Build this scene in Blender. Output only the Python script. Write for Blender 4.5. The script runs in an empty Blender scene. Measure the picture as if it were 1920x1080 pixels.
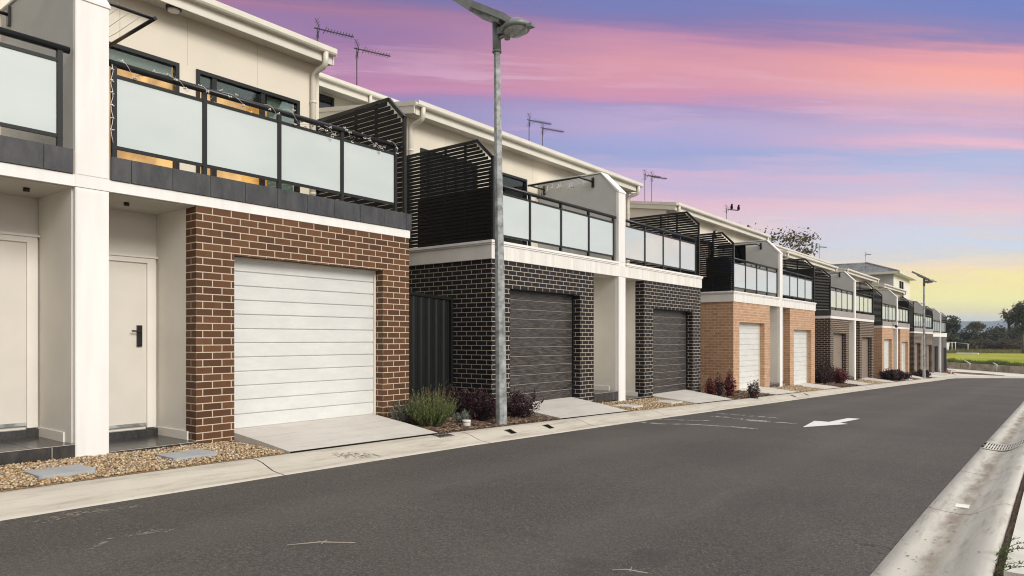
import bpy, math, random
from mathutils import Vector, Matrix, noise
R = math.radians
rnd = random.Random(7)
scene = bpy.context.scene
COL = scene.collection

# ------------------------------------------------------------------ camera, world, sun, exposure
YAW = R(38.0); CY, SY = math.cos(YAW), math.sin(YAW)
cam = bpy.data.objects.new('camera', bpy.data.cameras.new('camera')); COL.objects.link(cam)
cam.location = (0, 0, 0); cam.rotation_euler = (R(90), 0, YAW)
cam.data.sensor_width = 36; cam.data.lens = 36 * 1312 / 1920; cam.data.shift_y = 0.05
cam.data.clip_start = 0.05; cam.data.clip_end = 20000
scene.camera = cam
scene.view_settings.view_transform = 'Standard'; scene.view_settings.look = 'None'
scene.view_settings.gamma = 1; scene.view_settings.exposure = 0.07
scene.cycles.filter_width = 1.1

def lin(c):
    return tuple(((v/255)/12.92 if v/255 <= .04045 else ((v/255+.055)/1.055)**2.4) for v in c)
def nodes_of(idb):
    idb.use_nodes = True; nt = idb.node_tree; nt.nodes.clear(); return nt
class NT:
    """small wrapper to wire nodes"""
    def __init__(s, nt): s.nt = nt
    def n(s, typ, ins=None, **kw):
        nd = s.nt.nodes.new(typ)
        for k, v in kw.items(): setattr(nd, k, v)
        for k, v in (ins or {}).items():
            if isinstance(v, bpy.types.NodeSocket): s.nt.links.new(v, nd.inputs[k])
            else: nd.inputs[k].default_value = v
        return nd
    def m(s, op, a, b=0.0, c=None, clamp=False):
        ins = {0: a, 1: b}
        if c is not None: ins[2] = c
        return s.n('ShaderNodeMath', ins, operation=op, use_clamp=clamp).outputs[0]
    def mix(s, f, a, b, blend='MIX'):
        nd = s.n('ShaderNodeMix', data_type='RGBA', blend_type=blend)
        for i, v in ((0, f), (6, a), (7, b)):
            if isinstance(v, bpy.types.NodeSocket): s.nt.links.new(v, nd.inputs[i])
            elif i == 0: nd.inputs[0].default_value = v
            else: nd.inputs[i].default_value = (*v[:3], 1)
        return nd.outputs[2]
    def ramp(s, f, stops, interp='LINEAR'):
        nd = s.n('ShaderNodeValToRGB', {0: f}); cr = nd.color_ramp; cr.interpolation = interp
        while len(cr.elements) > 1: cr.elements.remove(cr.elements[0])
        cr.elements[0].position = stops[0][0]; cr.elements[0].color = (*stops[0][1][:3], 1)
        for p, c in stops[1:]:
            e = cr.elements.new(p); e.color = (*c[:3], 1)
        return nd.outputs[0]
    def rng(s, v, a, b, c=0.0, d=1.0, smooth=True):
        nd = s.n('ShaderNodeMapRange', {0: v, 1: a, 2: b, 3: c, 4: d}, clamp=True)
        if smooth: nd.interpolation_type = 'SMOOTHSTEP'
        return nd.outputs[0]
    def noise(s, vec, scale, detail=3, rough=.5, out=0):
        nd = s.n('ShaderNodeTexNoise', {'Scale': scale, 'Detail': detail, 'Roughness': rough})
        if vec is not None: s.nt.links.new(vec, nd.inputs['Vector'])
        return nd.outputs[out]
    def l(s, a, b): s.nt.links.new(a, b)

SUN_AZ = R(-62)      # direction towards the soft light: behind the camera, on its right
SUN_EL = R(30)
world = bpy.data.worlds.new('World'); scene.world = world
w = NT(nodes_of(world))
d_ = w.n('ShaderNodeTexCoord').outputs['Generated']
def dot(v, k): return w.n('ShaderNodeVectorMath', {0: v, 1: k}, operation='DOT_PRODUCT').outputs['Value']
sep = w.n('ShaderNodeSeparateXYZ', {0: d_})
fw = Vector((-SY, CY, 0)); rt = Vector((CY, SY, 0))
nv = fw - rt * 0.124                                # the cloud streaks run across this heading
dn = w.m('MAXIMUM', dot(d_, nv), 0.04)
q = w.m('DIVIDE', sep.outputs[2], dn)
uu = w.m('DIVIDE', dot(d_, rt), dn)
cv = w.n('ShaderNodeCombineXYZ', {0: w.m('MULTIPLY', uu, 1.1), 1: w.m('MULTIPLY', q, 13.0), 2: 0.0}).outputs[0]
cv2 = w.n('ShaderNodeCombineXYZ', {0: w.m('MULTIPLY', uu, 2.0), 1: w.m('MULTIPLY', q, 34.0), 2: 3.7}).outputs[0]
n1 = w.noise(cv, 1.0, 6, .55); n2 = w.noise(cv2, 1.0, 5, .6)
cv3 = w.n('ShaderNodeCombineXYZ', {0: w.m('MULTIPLY', uu, 3.2), 1: w.m('ADD', w.m('MULTIPLY', q, 60.0), w.m('MULTIPLY', n1, 5.0)), 2: 9.1}).outputs[0]
n3 = w.noise(cv3, 1.0, 6, .62)
cv4 = w.n('ShaderNodeCombineXYZ', {0: w.m('MULTIPLY', uu, 1.6), 1: w.m('ADD', w.m('MULTIPLY', q, 22.0), w.m('MULTIPLY', n2, 2.0)), 2: 21.0}).outputs[0]
n4 = w.noise(cv4, 1.0, 6, .6)
qw = w.m('ADD', w.m('ADD', q, w.m('MULTIPLY', w.m('SUBTRACT', n3, .5), .022)), w.m('ADD', w.m('MULTIPLY', w.m('SUBTRACT', n1, .5), 0.105), w.m('MULTIPLY', w.m('SUBTRACT', n2, .5), 0.05)))
PALE = (208, 214, 222)
top = [(.62, (150, 165, 205)), (.85, PALE)]
rL = [(0, (228, 222, 205)), (.05, (225, 205, 190)), (.2, (170, 150, 190)), (.30, (126, 122, 184)), (.325, (140, 120, 180)), (.352, (196, 122, 168)), (.385, (166, 110, 160)), (.42, (146, 106, 164)), (.455, (166, 108, 150)), (.492, (116, 98, 160))] + top
rM = [(0, (222, 222, 205)), (.08, (236, 214, 172)), (.13, (205, 205, 222)), (.17, (226, 190, 205)), (.2, (228, 180, 200)), (.235, (190, 172, 212)), (.27, (142, 154, 210)), (.295, (160, 156, 212)), (.315, (178, 158, 205)), (.335, (160, 140, 196)), (.358, (208, 132, 168)), (.393, (218, 138, 156)), (.435, (192, 126, 166)), (.466, (120, 108, 174)), (.5, (98, 110, 182))] + top
rR = [(0, (214, 220, 214)), (.022, (216, 222, 205)), (.038, (240, 228, 160)), (.063, (255, 246, 138)), (.088, (255, 236, 138)), (.108, (250, 222, 176)), (.125, (214, 216, 218)), (.14, (205, 216, 230)), (.168, (206, 210, 230)), (.204, (232, 190, 204)), (.237, (192, 190, 222)), (.27, (164, 176, 220)), (.29, (236, 176, 196)), (.311, (196, 172, 208)), (.344, (200, 162, 196)), (.378, (238, 166, 168)), (.419, (250, 152, 136)), (.452, (234, 144, 152)), (.478, (134, 120, 180)), (.527, (92, 114, 190))] + top
L3 = lambda r: [(p, lin(c)) for p, c in r]
cL, cM, cR = w.ramp(qw, L3(rL)), w.ramp(qw, L3(rM)), w.ramp(qw, L3(rR))
band = w.mix(w.rng(uu, .2, .75), w.mix(w.rng(uu, -.25, .2), cL, cM), cR)
wm = w.m('MULTIPLY', w.m('MULTIPLY', w.rng(n4, .50, .66), w.rng(q, .17, .25)), w.rng(q, .46, .34))
band = w.mix(w.m('MULTIPLY', wm, .55), band, lin((226, 176, 204)))
wm2 = w.m('MULTIPLY', w.m('MULTIPLY', w.rng(n3, .5, .7), w.rng(q, .02, .06)), w.rng(q, .3, .12))
band = w.mix(w.m('MULTIPLY', wm2, .35), band, lin((252, 214, 168)))
hsv = w.n('ShaderNodeHueSaturation', {'Saturation': .87, 'Value': .97, 'Color': band}); band = hsv.outputs[0]
# the rest of the sky, away from the sunset, is a bright even haze of cloud
hz = w.m('DIVIDE', dot(d_, nv), w.m('SQRT', w.m('MAXIMUM', w.m('SUBTRACT', 1.0, w.m('MULTIPLY', sep.outputs[2], sep.outputs[2])), 1e-4)))
nc = w.noise(w.n('ShaderNodeMapping', {0: d_, 3: (1.5, 1.5, 5)}).outputs[0], 1.3, 5)
pale = w.mix(w.rng(nc, .35, .65), (.64, .67, .70), (1.10, 1.07, 1.0))
back = w.rng(dot(d_, (-.25, -.97, 0)), .1, .85)      # the sky behind the camera is duller
pale = w.mix(w.m('MULTIPLY', back, .55), pale, (.30, .30, .31))
mask = w.rng(hz, -.05, .45)
col = w.mix(mask, pale, band)
col = w.mix(w.rng(sep.outputs[2], .45, .75), col, pale)
low = w.rng(sep.outputs[2], -.05, -.002)
col = w.mix(low, (.20, .19, .18), col)
sky = w.n('ShaderNodeTexSky', sky_type='NISHITA'); sky.sun_disc = False
sky.sun_elevation = SUN_EL; sky.sun_rotation = SUN_AZ
bg1 = w.n('ShaderNodeBackground', {0: col, 1: 1.0}); bg2 = w.n('ShaderNodeBackground', {0: sky.outputs[0], 1: 0.004})
w.n('ShaderNodeOutputWorld', {0: w.n('ShaderNodeAddShader', {0: bg1.outputs[0], 1: bg2.outputs[0]}).outputs[0]})
sun = bpy.data.objects.new('sun', bpy.data.lights.new('sun', 'SUN')); COL.objects.link(sun)
sun.data.energy = 2.7; sun.data.angle = R(24); sun.data.color = (1, .95, .89)
sdir = Vector((math.cos(SUN_EL)*math.cos(R(-6)), math.cos(SUN_EL)*math.sin(R(-6)), math.sin(SUN_EL)))
sky.sun_rotation = math.atan2(sdir.x, sdir.y)
sun.rotation_euler = sdir.to_track_quat('Z', 'Y').to_euler()

# ------------------------------------------------------------------ materials
def principled(nt, **k):
    b = nt.n('ShaderNodeBsdfPrincipled')
    for kk, v in k.items():
        key = kk.replace('_', ' ')
        if isinstance(v, bpy.types.NodeSocket): nt.l(v, b.inputs[key])
        else: b.inputs[key].default_value = (*v, 1) if isinstance(v, tuple) and len(v) == 3 and key in ('Base Color', 'Emission Color') else v
    nt.n('ShaderNodeOutputMaterial', {0: b.outputs[0]})
    return b
MATS = {}
def newmat(name):
    m = bpy.data.materials.new(name); MATS[name] = m; return m, NT(nodes_of(m))
def simple(name, c, rough=.6, var=.12, scale=3.0, bump=0.0, bscale=60, metal=0.0, coat=0.0, spec=.5, streak=False):
    m, t = newmat(name)
    co = t.n('ShaderNodeTexCoord').outputs['Object']
    if streak: co = t.n('ShaderNodeMapping', {0: co, 3: streak}).outputs[0]
    nz = t.noise(co, scale, 5, .6)
    f = t.rng(nz, .3, .7)
    c1 = tuple(x*(1-var) for x in c); c2 = tuple(min(1, x*(1+var)) for x in c)
    kw = dict(Base_Color=t.mix(f, c1, c2), Roughness=rough, Metallic=metal, Coat_Weight=coat, Coat_Roughness=.04, Specular_IOR_Level=spec)
    if bump: kw['Normal'] = t.n('ShaderNodeBump', {'Strength': bump, 'Distance': .01, 'Height': t.noise(t.n('ShaderNodeTexCoord').outputs['Object'], bscale, 4)}).outputs[0]
    principled(t, **kw); return m
def brick(name, c1, c2, mortar, bumpd=.004, spec=.4):
    m, t = newmat(name)
    g = t.n('ShaderNodeTexCoord'); o = t.n('ShaderNodeSeparateXYZ', {0: g.outputs['Object']})
    nrm = t.n('ShaderNodeSeparateXYZ', {0: t.n('ShaderNodeNewGeometry').outputs['True Normal']})
    side = t.m('GREATER_THAN', t.m('ABSOLUTE', nrm.outputs[1]), .6)
    ux = t.m('ADD', t.m('MULTIPLY', o.outputs[1], t.m('SUBTRACT', 1.0, side)), t.m('MULTIPLY', o.outputs[0], side))
    vec = t.n('ShaderNodeCombineXYZ', {0: ux, 1: o.outputs[2], 2: 0.0}).outputs[0]
    def bt(a, b, mo, ms):
        return t.n('ShaderNodeTexBrick', {'Vector': vec, 'Color1': (*a, 1), 'Color2': (*b, 1), 'Mortar': (*mo, 1), 'Scale': 1.0,
              'Mortar Size': ms*1.2, 'Mortar Smooth': .15, 'Bias': 0.0, 'Brick Width': .24, 'Row Height': .086}, offset=.5)
    b = bt(c1, c2, mortar, .0052)
    n = t.noise(vec, 9, 6, .65); n3 = t.noise(vec, 90, 3)
    col = t.mix(t.m('MULTIPLY', t.rng(n, .35, .75), .5), b.outputs[0], tuple((x+y)*.5*.6 for x, y in zip(c1, c2)))
    col = t.mix(b.outputs[1], col, t.mix(t.rng(n3, .3, .7), tuple(x*.8 for x in mortar), mortar))
    h = t.m('ADD', t.m('MULTIPLY', b.outputs[1], -1.0), t.m('MULTIPLY', n3, .35))
    bp = t.n('ShaderNodeBump', {'Strength': .8, 'Distance': bumpd, 'Height': h})
    principled(t, Base_Color=col, Roughness=t.m('ADD', .55, t.m('MULTIPLY', n3, .3)), Specular_IOR_Level=spec, Normal=bp.outputs[0])
    return m
MORT = (.60, .50, .38)
BR = {'brown': brick('brown_brick', (.072, .028, .009), (.145, .060, .021), MORT),
      'black': brick('black_brick', (.0075, .0055, .0055), (.016, .012, .012), (.50, .44, .37), spec=.35),
      'tan': brick('tan_brick', (.54, .32, .185), (.41, .22, .12), (.70, .55, .41)),
      'dark': brick('dark_brown_brick', (.050, .024, .015), (.028, .013, .009), (.66, .54, .41)),
      'grey': brick('charcoal_brick', (.10, .095, .095), (.07, .066, .066), (.20, .19, .185))}
WHITE = simple('white_paint', (.78, .755, .72), .6, .05, 2.0, .08, 200, streak=(3, 3, .35))
RENDER = simple('grey_render', (.52, .505, .475), .85, .05, 1.5, .35, 220)
FASC = simple('weathered_fascia', (.73, .70, .65), .7, .09, 1.6, .06, 150, streak=(1, 4, .25))
CREAM = simple('cream_cladding', (.69, .625, .515), .65, .03, 1.0, .05, 200)
PORCHW = simple('porch_lining', (.74, .70, .63), .75, .05, 1.2, .2, 260)
GUT = simple('cream_metal', (.68, .64, .55), .38, .05, 2.0)
SOFF = simple('soffit_board', (.52, .49, .43), .8, .05, 1.0)
ROOFM = simple('roof_sheet', (.40, .40, .38), .45, .08, 1.0)
def tilem():
    m, t = newmat('dark_tile')
    o = t.n('ShaderNodeTexCoord').outputs['Object']
    n = t.noise(t.n('ShaderNodeMapping', {0: o, 3: (6, 3, 1.2)}).outputs[0], 2.5, 6, .65)
    c = t.mix(t.rng(n, .3, .75), (.022, .020, .021), (.062, .058, .056))
    principled(t, Base_Color=c, Roughness=.22, Specular_IOR_Level=.9,
               Normal=t.n('ShaderNodeBump', {'Strength': .25, 'Distance': .01, 'Height': n}).outputs[0]); return m
TILE = tilem()
SHEENB = simple('tile_sheen_grey', (.33, .295, .275), .6, .06)  # dark tile's grazing sheen, put into a lighter grey colour
GROUT = simple('grout', (.42, .37, .31), .9)
BLACKM = simple('dark_powder_coat', (.010, .010, .011), .34, .05, 4.0, spec=.45)
SLATM = simple('dark_slat', (.005, .005, .005), .5, .1, 4.0, spec=.25)
SCREENM = simple('shade_cloth', (.003, .003, .004), .9, spec=.1)
FENCE = simple('dark_steel_sheet', (.008, .009, .008), .5, .1, 3.0, spec=.3)
GALV = simple('galvanised_steel', (.30, .31, .305), .6, .45, 9.0, .15, 40, metal=.25)
PVC = simple('white_pvc', (.72, .69, .64), .4, .05)
CONC = None
def concrete(name, c, stain, sc=1.0):
    m, t = newmat(name)
    o = t.n('ShaderNodeTexCoord').outputs['Object']
    n = t.noise(o, 1.3*sc, 7, .65); n2 = t.noise(t.n('ShaderNodeMapping', {0: o, 3: (7, .8, 7)}).outputs[0], 1.6, 6, .7); n3 = t.noise(o, 140, 3)
    a = t.mix(t.rng(n, .35, .7), tuple(x*.90 for x in c), c)
    a = t.mix(t.m('MULTIPLY', t.rng(n2, .46, .72), .7), a, stain)
    a = t.mix(t.m('MULTIPLY', t.rng(n3, .62, .75), .35), a, tuple(x*.5 for x in c))
    principled(t, Base_Color=a, Roughness=.85, Normal=t.n('ShaderNodeBump', {'Strength': .25, 'Distance': .006, 'Height': t.m('ADD', n3, n2)}).outputs[0]); return m
CONC = concrete('kerb_concrete', (.565, .515, .435), (.30, .25, .19))
def gutter_concrete():
    m = concrete('gutter_concrete', (.57, .54, .485), (.30, .26, .21)); t = NT(m.node_tree)
    b = [n for n in m.node_tree.nodes if n.type == 'BSDF_PRINCIPLED'][0]; src = b.inputs['Base Color'].links[0].from_socket
    o = t.n('ShaderNodeTexCoord').outputs['Object']; sx = t.n('ShaderNodeSeparateXYZ', {0: o}).outputs[0]
    n = t.noise(t.n('ShaderNodeMapping', {0: o, 3: (3, .9, 1)}).outputs[0], 1.6, 6, .65)
    w_ = t.m('ADD', sx, t.m('ADD', .63, t.m('MULTIPLY', t.m('SUBTRACT', n, .5), .18)))
    f = t.m('MULTIPLY', t.rng(t.m('ABSOLUTE', w_), .10, .015), t.rng(n, .36, .62, .25, .8))
    c = t.mix(f, src, (.20, .155, .105)); m.node_tree.links.new(c, b.inputs['Base Color']); return m
CONCG = gutter_concrete()
CONC2 = concrete('driveway_concrete', (.60, .56, .51), (.44, .40, .35))
CONC3 = concrete('path_concrete', (.70, .67, .61), (.5, .46, .40))
def asphalt():
    m, t = newmat('asphalt')
    o = t.n('ShaderNodeTexCoord').outputs['Object']
    n = t.noise(o, .35, 6, .6); s = t.noise(o, 95, 2, .7); s2 = t.noise(o, 38, 3, .75)
    dr = t.noise(t.n('ShaderNodeMapping', {0: o, 2: (0, 0, .15), 3: (2.2, .35, 1)}).outputs[0], 1.4, 7, .7)
    a = t.mix(t.rng(n, .3, .7), (.052, .044, .039), (.090, .077, .069))
    a = t.mix(t.m('MULTIPLY', t.rng(dr, .5, .8), .55), a, (.120, .107, .098))
    sp = t.rng(s, .42, .72)
    a = t.mix(t.m('MULTIPLY', sp, .75), a, (.20, .178, .16))
    a = t.mix(t.m('MULTIPLY', t.rng(s2, .6, .4), .5), a, (.024, .021, .02))
    sx = t.n('ShaderNodeSeparateXYZ', {0: o}).outputs[0]
    for c0 in (-2.3, -4.4):      # tyre polished tracks
        tr_ = t.rng(t.m('ABSOLUTE', t.m('ADD', t.m('SUBTRACT', sx, c0), t.m('MULTIPLY', n, .5))), .55, .1)
        a = t.mix(t.m('MULTIPLY', tr_, .22), a, (.125, .110, .10))
    vo = t.n('ShaderNodeTexVoronoi', {'Vector': t.n('ShaderNodeVectorMath', {0: o, 1: t.n('ShaderNodeVectorMath', {0: t.noise(o, 2.5, 4, .6, 1), 3: .6}, operation='SCALE').outputs[0]}, operation='ADD').outputs[0], 'Scale': .22}, feature='DISTANCE_TO_EDGE').outputs[0]
    a = t.mix(t.m('MULTIPLY', t.m('MULTIPLY', t.rng(vo, .004, .0), t.rng(n, .5, .6)), .7), a, (.025, .022, .02))
    pt_ = t.noise(o, 1.1, 3, .5)
    a = t.mix(t.m('MULTIPLY', t.rng(pt_, .66, .74), .45), a, (.045, .039, .036))
    principled(t, Base_Color=a, Roughness=.8, Specular_IOR_Level=.35,
               Normal=t.n('ShaderNodeBump', {'Strength': .7, 'Distance': .006, 'Height': t.m('ADD', s, s2)}).outputs[0]); return m
ASPH = asphalt()
PAINT = simple('road_paint', (.74, .71, .68), .7, .12, 30)
SCUFF = simple('chalky_scuff', (.30, .265, .23), .9, .3, 20)
def garage(name, a, b, coat, grain):
    m, t = newmat(name)
    o = t.n('ShaderNodeTexCoord').outputs['Object']
    n = t.noise(t.n('ShaderNodeMapping', {0: o, 3: (4, 3 if grain else 1, 45 if grain else 3)}).outputs[0], 1.6, 7, .72)
    principled(t, Base_Color=t.mix(t.rng(n, .38, .68), a, b), Roughness=.42, Coat_Weight=coat, Coat_Roughness=.25,
               Normal=t.n('ShaderNodeBump', {'Strength': .35 if grain else .06, 'Distance': .004, 'Height': n}).outputs[0]); return m
GD = {'white': garage('garage_white', (.60, .60, .575), (.67, .665, .635), 0, False),
      'dark': garage('garage_woodgrain', (.012, .010, .009), (.11, .094, .084), .1, True),
      'taupe': garage('garage_taupe', (.22, .165, .13), (.27, .21, .165), .1, True),
      'joint': simple('door_highlight', (.30, .27, .24), .5),  # paler colour for light caught on plank edges
      'charcoal': garage('garage_charcoal', (.03, .03, .03), (.06, .058, .058), .1, True)}
DOORM = simple('door_paint', (.64, .60, .53), .5, .03)
def frosted():
    m, t = newmat('frosted_glass')
    o = t.n('ShaderNodeTexCoord').outputs['Object']
    n = t.noise(t.n('ShaderNodeMapping', {0: o, 3: (.6, .6, 1.6)}).outputs[0], 1.5, 3)
    principled(t, Base_Color=t.mix(n, (.46, .515, .49), (.58, .63, .61)), Roughness=.35, Coat_Weight=1.0, Coat_Roughness=.02, Coat_IOR=2.0,
               Normal=t.n('ShaderNodeBump', {'Strength': .02, 'Distance': .02, 'Height': n}).outputs[0]); return m
FROST = frosted()
def clear():
    m, t = newmat('window_glass')
    fr = t.n('ShaderNodeFresnel', {0: 1.6}).outputs[0]
    mx = t.n('ShaderNodeMixShader', {0: t.m('ADD', fr, .03), 1: t.n('ShaderNodeBsdfTransparent', {0: (.75, .80, .77, 1)}).outputs[0],
                                    2: t.n('ShaderNodeBsdfGlossy', {0: (.85, .92, .90, 1), 1: .02}).outputs[0]})
    t.n('ShaderNodeOutputMaterial', {0: mx.outputs[0]}); return m
GLASS = clear()
def emit(name, c, st, base=(.5, .4, .3)):
    m, t = newmat(name)
    n = t.rng(t.noise(t.n('ShaderNodeTexCoord').outputs['Object'], 1.3, 3), .38, .64)
    principled(t, Base_Color=base, Roughness=.8, Emission_Color=t.mix(n, tuple(x*.42 for x in c), (c[0], c[1]*1.2, c[2]*2.2)), Emission_Strength=st); return m
WARM = emit('lit_room', (1.0, .42, .07), 1.7, (.2, .15, .1))
ROOMD = simple('dim_room', (.10, .09, .08), .9)
BLIND = simple('roller_blind', (.42, .44, .40), .8, .04)
BLINDD = simple('dark_blind', (.035, .028, .022), .8, .2)
def gravelm(name, cols, rough=.6):
    m, t = newmat(name)
    r = t.n('ShaderNodeNewGeometry').outputs['Random Per Island']
    st = [(i/len(cols), c) for i, c in enumerate(cols)]
    n = t.noise(t.n('ShaderNodeTexCoord').outputs['Object'], 90, 2)
    principled(t, Base_Color=t.mix(t.m('MULTIPLY', n, .4), t.ramp(r, st, 'CONSTANT'), (.15, .11, .07)), Roughness=rough); return m
PEB = gravelm('pebbles', [(.42, .27, .13), (.60, .46, .28), (.30, .18, .09), (.55, .40, .24), (.70, .60, .44), (.20, .15, .11), (.48, .31, .14), (.38, .31, .24), (.62, .50, .34), (.36, .22, .10)])
MUL = gravelm('bark_chips', [(.10, .045, .025), (.16, .08, .045), (.06, .03, .02), (.24, .15, .09), (.12, .05, .03), (.36, .27, .18), (.07, .04, .03)], .9)
SOIL = simple('soil', (.10, .065, .042), .95, .4, 20, .5, 40)
GBASE = simple('gravel_bed', (.26, .18, .10), .95, .4, 60, .5, 60)
def leafm(name, cols, rough=.5, tr=.25):
    m, t = newmat(name)
    r = t.n('ShaderNodeNewGeometry').outputs['Random Per Island']
    c = t.ramp(r, [(i/max(1, len(cols)-1), x) for i, x in enumerate(cols)])
    b = t.n('ShaderNodeBsdfPrincipled', {'Base Color': c, 'Roughness': rough})
    tl = t.n('ShaderNodeBsdfTranslucent', {0: c})
    t.n('ShaderNodeOutputMaterial', {0: t.n('ShaderNodeMixShader', {0: tr, 1: b.outputs[0], 2: tl.outputs[0]}).outputs[0]}); return m
ROSE = leafm('rosemary_leaf', [(.06, .13, .02), (.16, .28, .06), (.30, .42, .15)])
PURP = leafm('purple_leaf', [(.010, .003, .004), (.020, .005, .007), (.07, .018, .026), (.012, .005, .006)])
REDL = leafm('red_leaf', [(.14, .008, .014), (.045, .008, .010), (.26, .025, .035)])
SAGE = leafm('sage_leaf', [(.10, .13, .10), (.20, .24, .20), (.07, .11, .06)])
GREENL = leafm('green_leaf', [(.04, .07, .02), (.07, .11, .03), (.03, .05, .015)])
DARKL = leafm('dark_tree_leaf', [(.022, .030, .016), (.040, .048, .024), (.060, .058, .032)], .7)
OLIVE = leafm('olive_tree_leaf', [(.050, .055, .022), (.085, .078, .030), (.12, .10, .045)], .7)
SCRUB = leafm('dry_scrub_leaf', [(.075, .058, .040), (.11, .085, .055), (.055, .052, .030)], .8)
GUM = leafm('gum_leaf', [(.09, .07, .025), (.17, .125, .045), (.06, .055, .025)], .6)
WEED = leafm('weed_leaf', [(.06, .11, .03), (.12, .17, .05)], .6)
GRASSB = leafm('grass_blade', [(.14, .20, .03), (.22, .28, .045), (.10, .13, .03)], .7)
BARK = simple('bark', (.12, .10, .085), .95, .3, 8, .4, 30)
STEM = simple('stem', (.10, .06, .04), .9)
def grassf():
    m, t = newmat('field_grass')
    o = t.n('ShaderNodeTexCoord').outputs['Object']
    n = t.noise(o, .12, 6, .6); n2 = t.noise(o, 2.2, 4, .7)
    a = t.mix(t.rng(n, .35, .65), (.25, .28, .030), (.40, .40, .055))
    a = t.mix(t.m('MULTIPLY', t.rng(n2, .45, .7), .6), a, (.17, .17, .035))
    principled(t, Base_Color=a, Roughness=.95, Specular_IOR_Level=.1, Normal=t.n('ShaderNodeBump', {'Strength': .6, 'Distance': .2, 'Height': n2}).outputs[0]); return m
FIELD = grassf()
DRY = simple('dry_ground', (.16, .125, .075), .95, .35, 1.2, .4, 4)
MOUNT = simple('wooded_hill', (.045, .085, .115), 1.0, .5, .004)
BLOCK = simple('retaining_block', (.34, .285, .215), .9, .3, 1.2, .3, 12)
RTILE = simple('roof_tile', (.23, .23, .235), .6, .4, 3.0)
STONE = simple('stepping_stone', (.36, .37, .38), .8, .08, 4, .2, 80)
SOLAR = simple('solar_cell', (.02, .025, .045), .2, .2, 4, coat=.6)
LENSM = simple('lamp_lens', (.34, .35, .34), .25, .2, 20, coat=.4)
LAMPG = simple('lamp_housing', (.20, .21, .20), .45, .15, 6, metal=.2)
STEELD = simple('antenna_metal', (.05, .04, .045), .5)
PAPER = simple('paper', (.8, .79, .76), .8)
CLOTH = simple('printed_fabric', (.34, .27, .22), .9, .7, 14)
NAVY = simple('navy_cloth', (.012, .018, .07), .9, .3)

# ------------------------------------------------------------------ mesh helpers (l = metres left of the camera, s = metres along the street, z above the lens)
class MB:
    def __init__(s): s.v = []; s.f = []; s.sm = []
    def quad(s, *p):
        b = len(s.v); s.v += [tuple(x) for x in p]; s.f.append(tuple(range(b, b+len(p)))); return s
    def box(s, l0, l1, s0, s1, z0, z1, z0b=None, z1b=None):
        """z*b: heights at s1 end when sloping"""
        if z0b is None: z0b = z0
        if z1b is None: z1b = z1
        b = len(s.v)
        for (l, y, z) in ((l0, s0, z0), (l1, s0, z0), (l1, s1, z0b), (l0, s1, z0b), (l0, s0, z1), (l1, s0, z1), (l1, s1, z1b), (l0, s1, z1b)): s.v.append((-l, y, z))
        for f in ((0, 1, 2, 3), (4, 7, 6, 5), (0, 4, 5, 1), (1, 5, 6, 2), (2, 6, 7, 3), (3, 7, 4, 0)): s.f.append(tuple(b+i for i in f))
        return s
    def prism(s, pts, a0, a1, axis='s'):
        """pts polygon in (l,z) extruded along s, or (l,s) extruded along z, or (s,z) along l"""
        n = len(pts); b = len(s.v)
        for a in (a0, a1):
            for p in pts:
                if axis == 's': s.v.append((-p[0], a, p[1]))
                elif axis == 'z': s.v.append((-p[0], p[1], a))
                else: s.v.append((-a, p[0], p[1]))
        s.f.append(tuple(b+i for i in range(n))); s.f.append(tuple(b+n+n-1-i for i in range(n)))
        for i in range(n):
            j = (i+1) % n; s.f.append((b+i, b+n+i, b+n+j, b+j))
        return s
    def tube(s, pts, r, n=8, cap=True, smooth=True):
        """pts in (l,s,z); r number or list"""
        P = [Vector((-p[0], p[1], p[2])) for p in pts]; b = len(s.v); k = len(P)
        rr = r if isinstance(r, (list, tuple)) else [r]*k
        up = None
        for i, p in enumerate(P):
            t = ((P[min(i+1, k-1)]-P[max(i-1, 0)])).normalized()
            if up is None or abs(up.dot(t)) > .95: up = Vector((0, 0, 1)) if abs(t.z) < .9 else Vector((1, 0, 0))
            x = t.cross(up).normalized(); y = x.cross(t).normalized(); up = y
            for j in range(n):
                a = 2*math.pi*(j+.5)/n; s.v.append(tuple(p + (x*math.cos(a)+y*math.sin(a))*rr[i]))
        for i in range(k-1):
            for j in range(n):
                jj = (j+1) % n; s.f.append((b+i*n+j, b+i*n+jj, b+(i+1)*n+jj, b+(i+1)*n+j))
                if smooth: s.sm.append(len(s.f)-1)
        if cap:
            s.f.append(tuple(b+n-1-j for j in range(n))); s.f.append(tuple(b+(k-1)*n+j for j in range(n)))
        return s
    def cyl(s, c, r, z0, z1, n=20, r2=None):
        return s.tube([(c[0], c[1], z0), (c[0], c[1], z1)], [r, r if r2 is None else r2], n)
    def strip(s, rows):
        """rows: list of equal-length lists of (l,s,z)"""
        b = len(s.v); m = len(rows[0])
        for r in rows: s.v += [(-p[0], p[1], p[2]) for p in r]
        for i in range(len(rows)-1):
            for j in range(m-1): s.f.append((b+i*m+j, b+i*m+j+1, b+(i+1)*m+j+1, b+(i+1)*m+j))
        return s
    def blob(s, c, r, n=7, k=5, sq=(1, 1, 1)):
        b = len(s.v); cx, cy, cz = -c[0], c[1], c[2]
        for i in range(k+1):
            th = math.pi*i/k
            for j in range(n):
                a = 2*math.pi*j/n; s.v.append((cx+r*sq[0]*math.sin(th)*math.cos(a), cy+r*sq[1]*math.sin(th)*math.sin(a), cz+r*sq[2]*math.cos(th)))
        for i in range(k):
            for j in range(n): s.f.append((b+i*n+j, b+(i+1)*n+j, b+(i+1)*n+(j+1) % n, b+i*n+(j+1) % n)); s.sm.append(len(s.f)-1)
        return s
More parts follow.
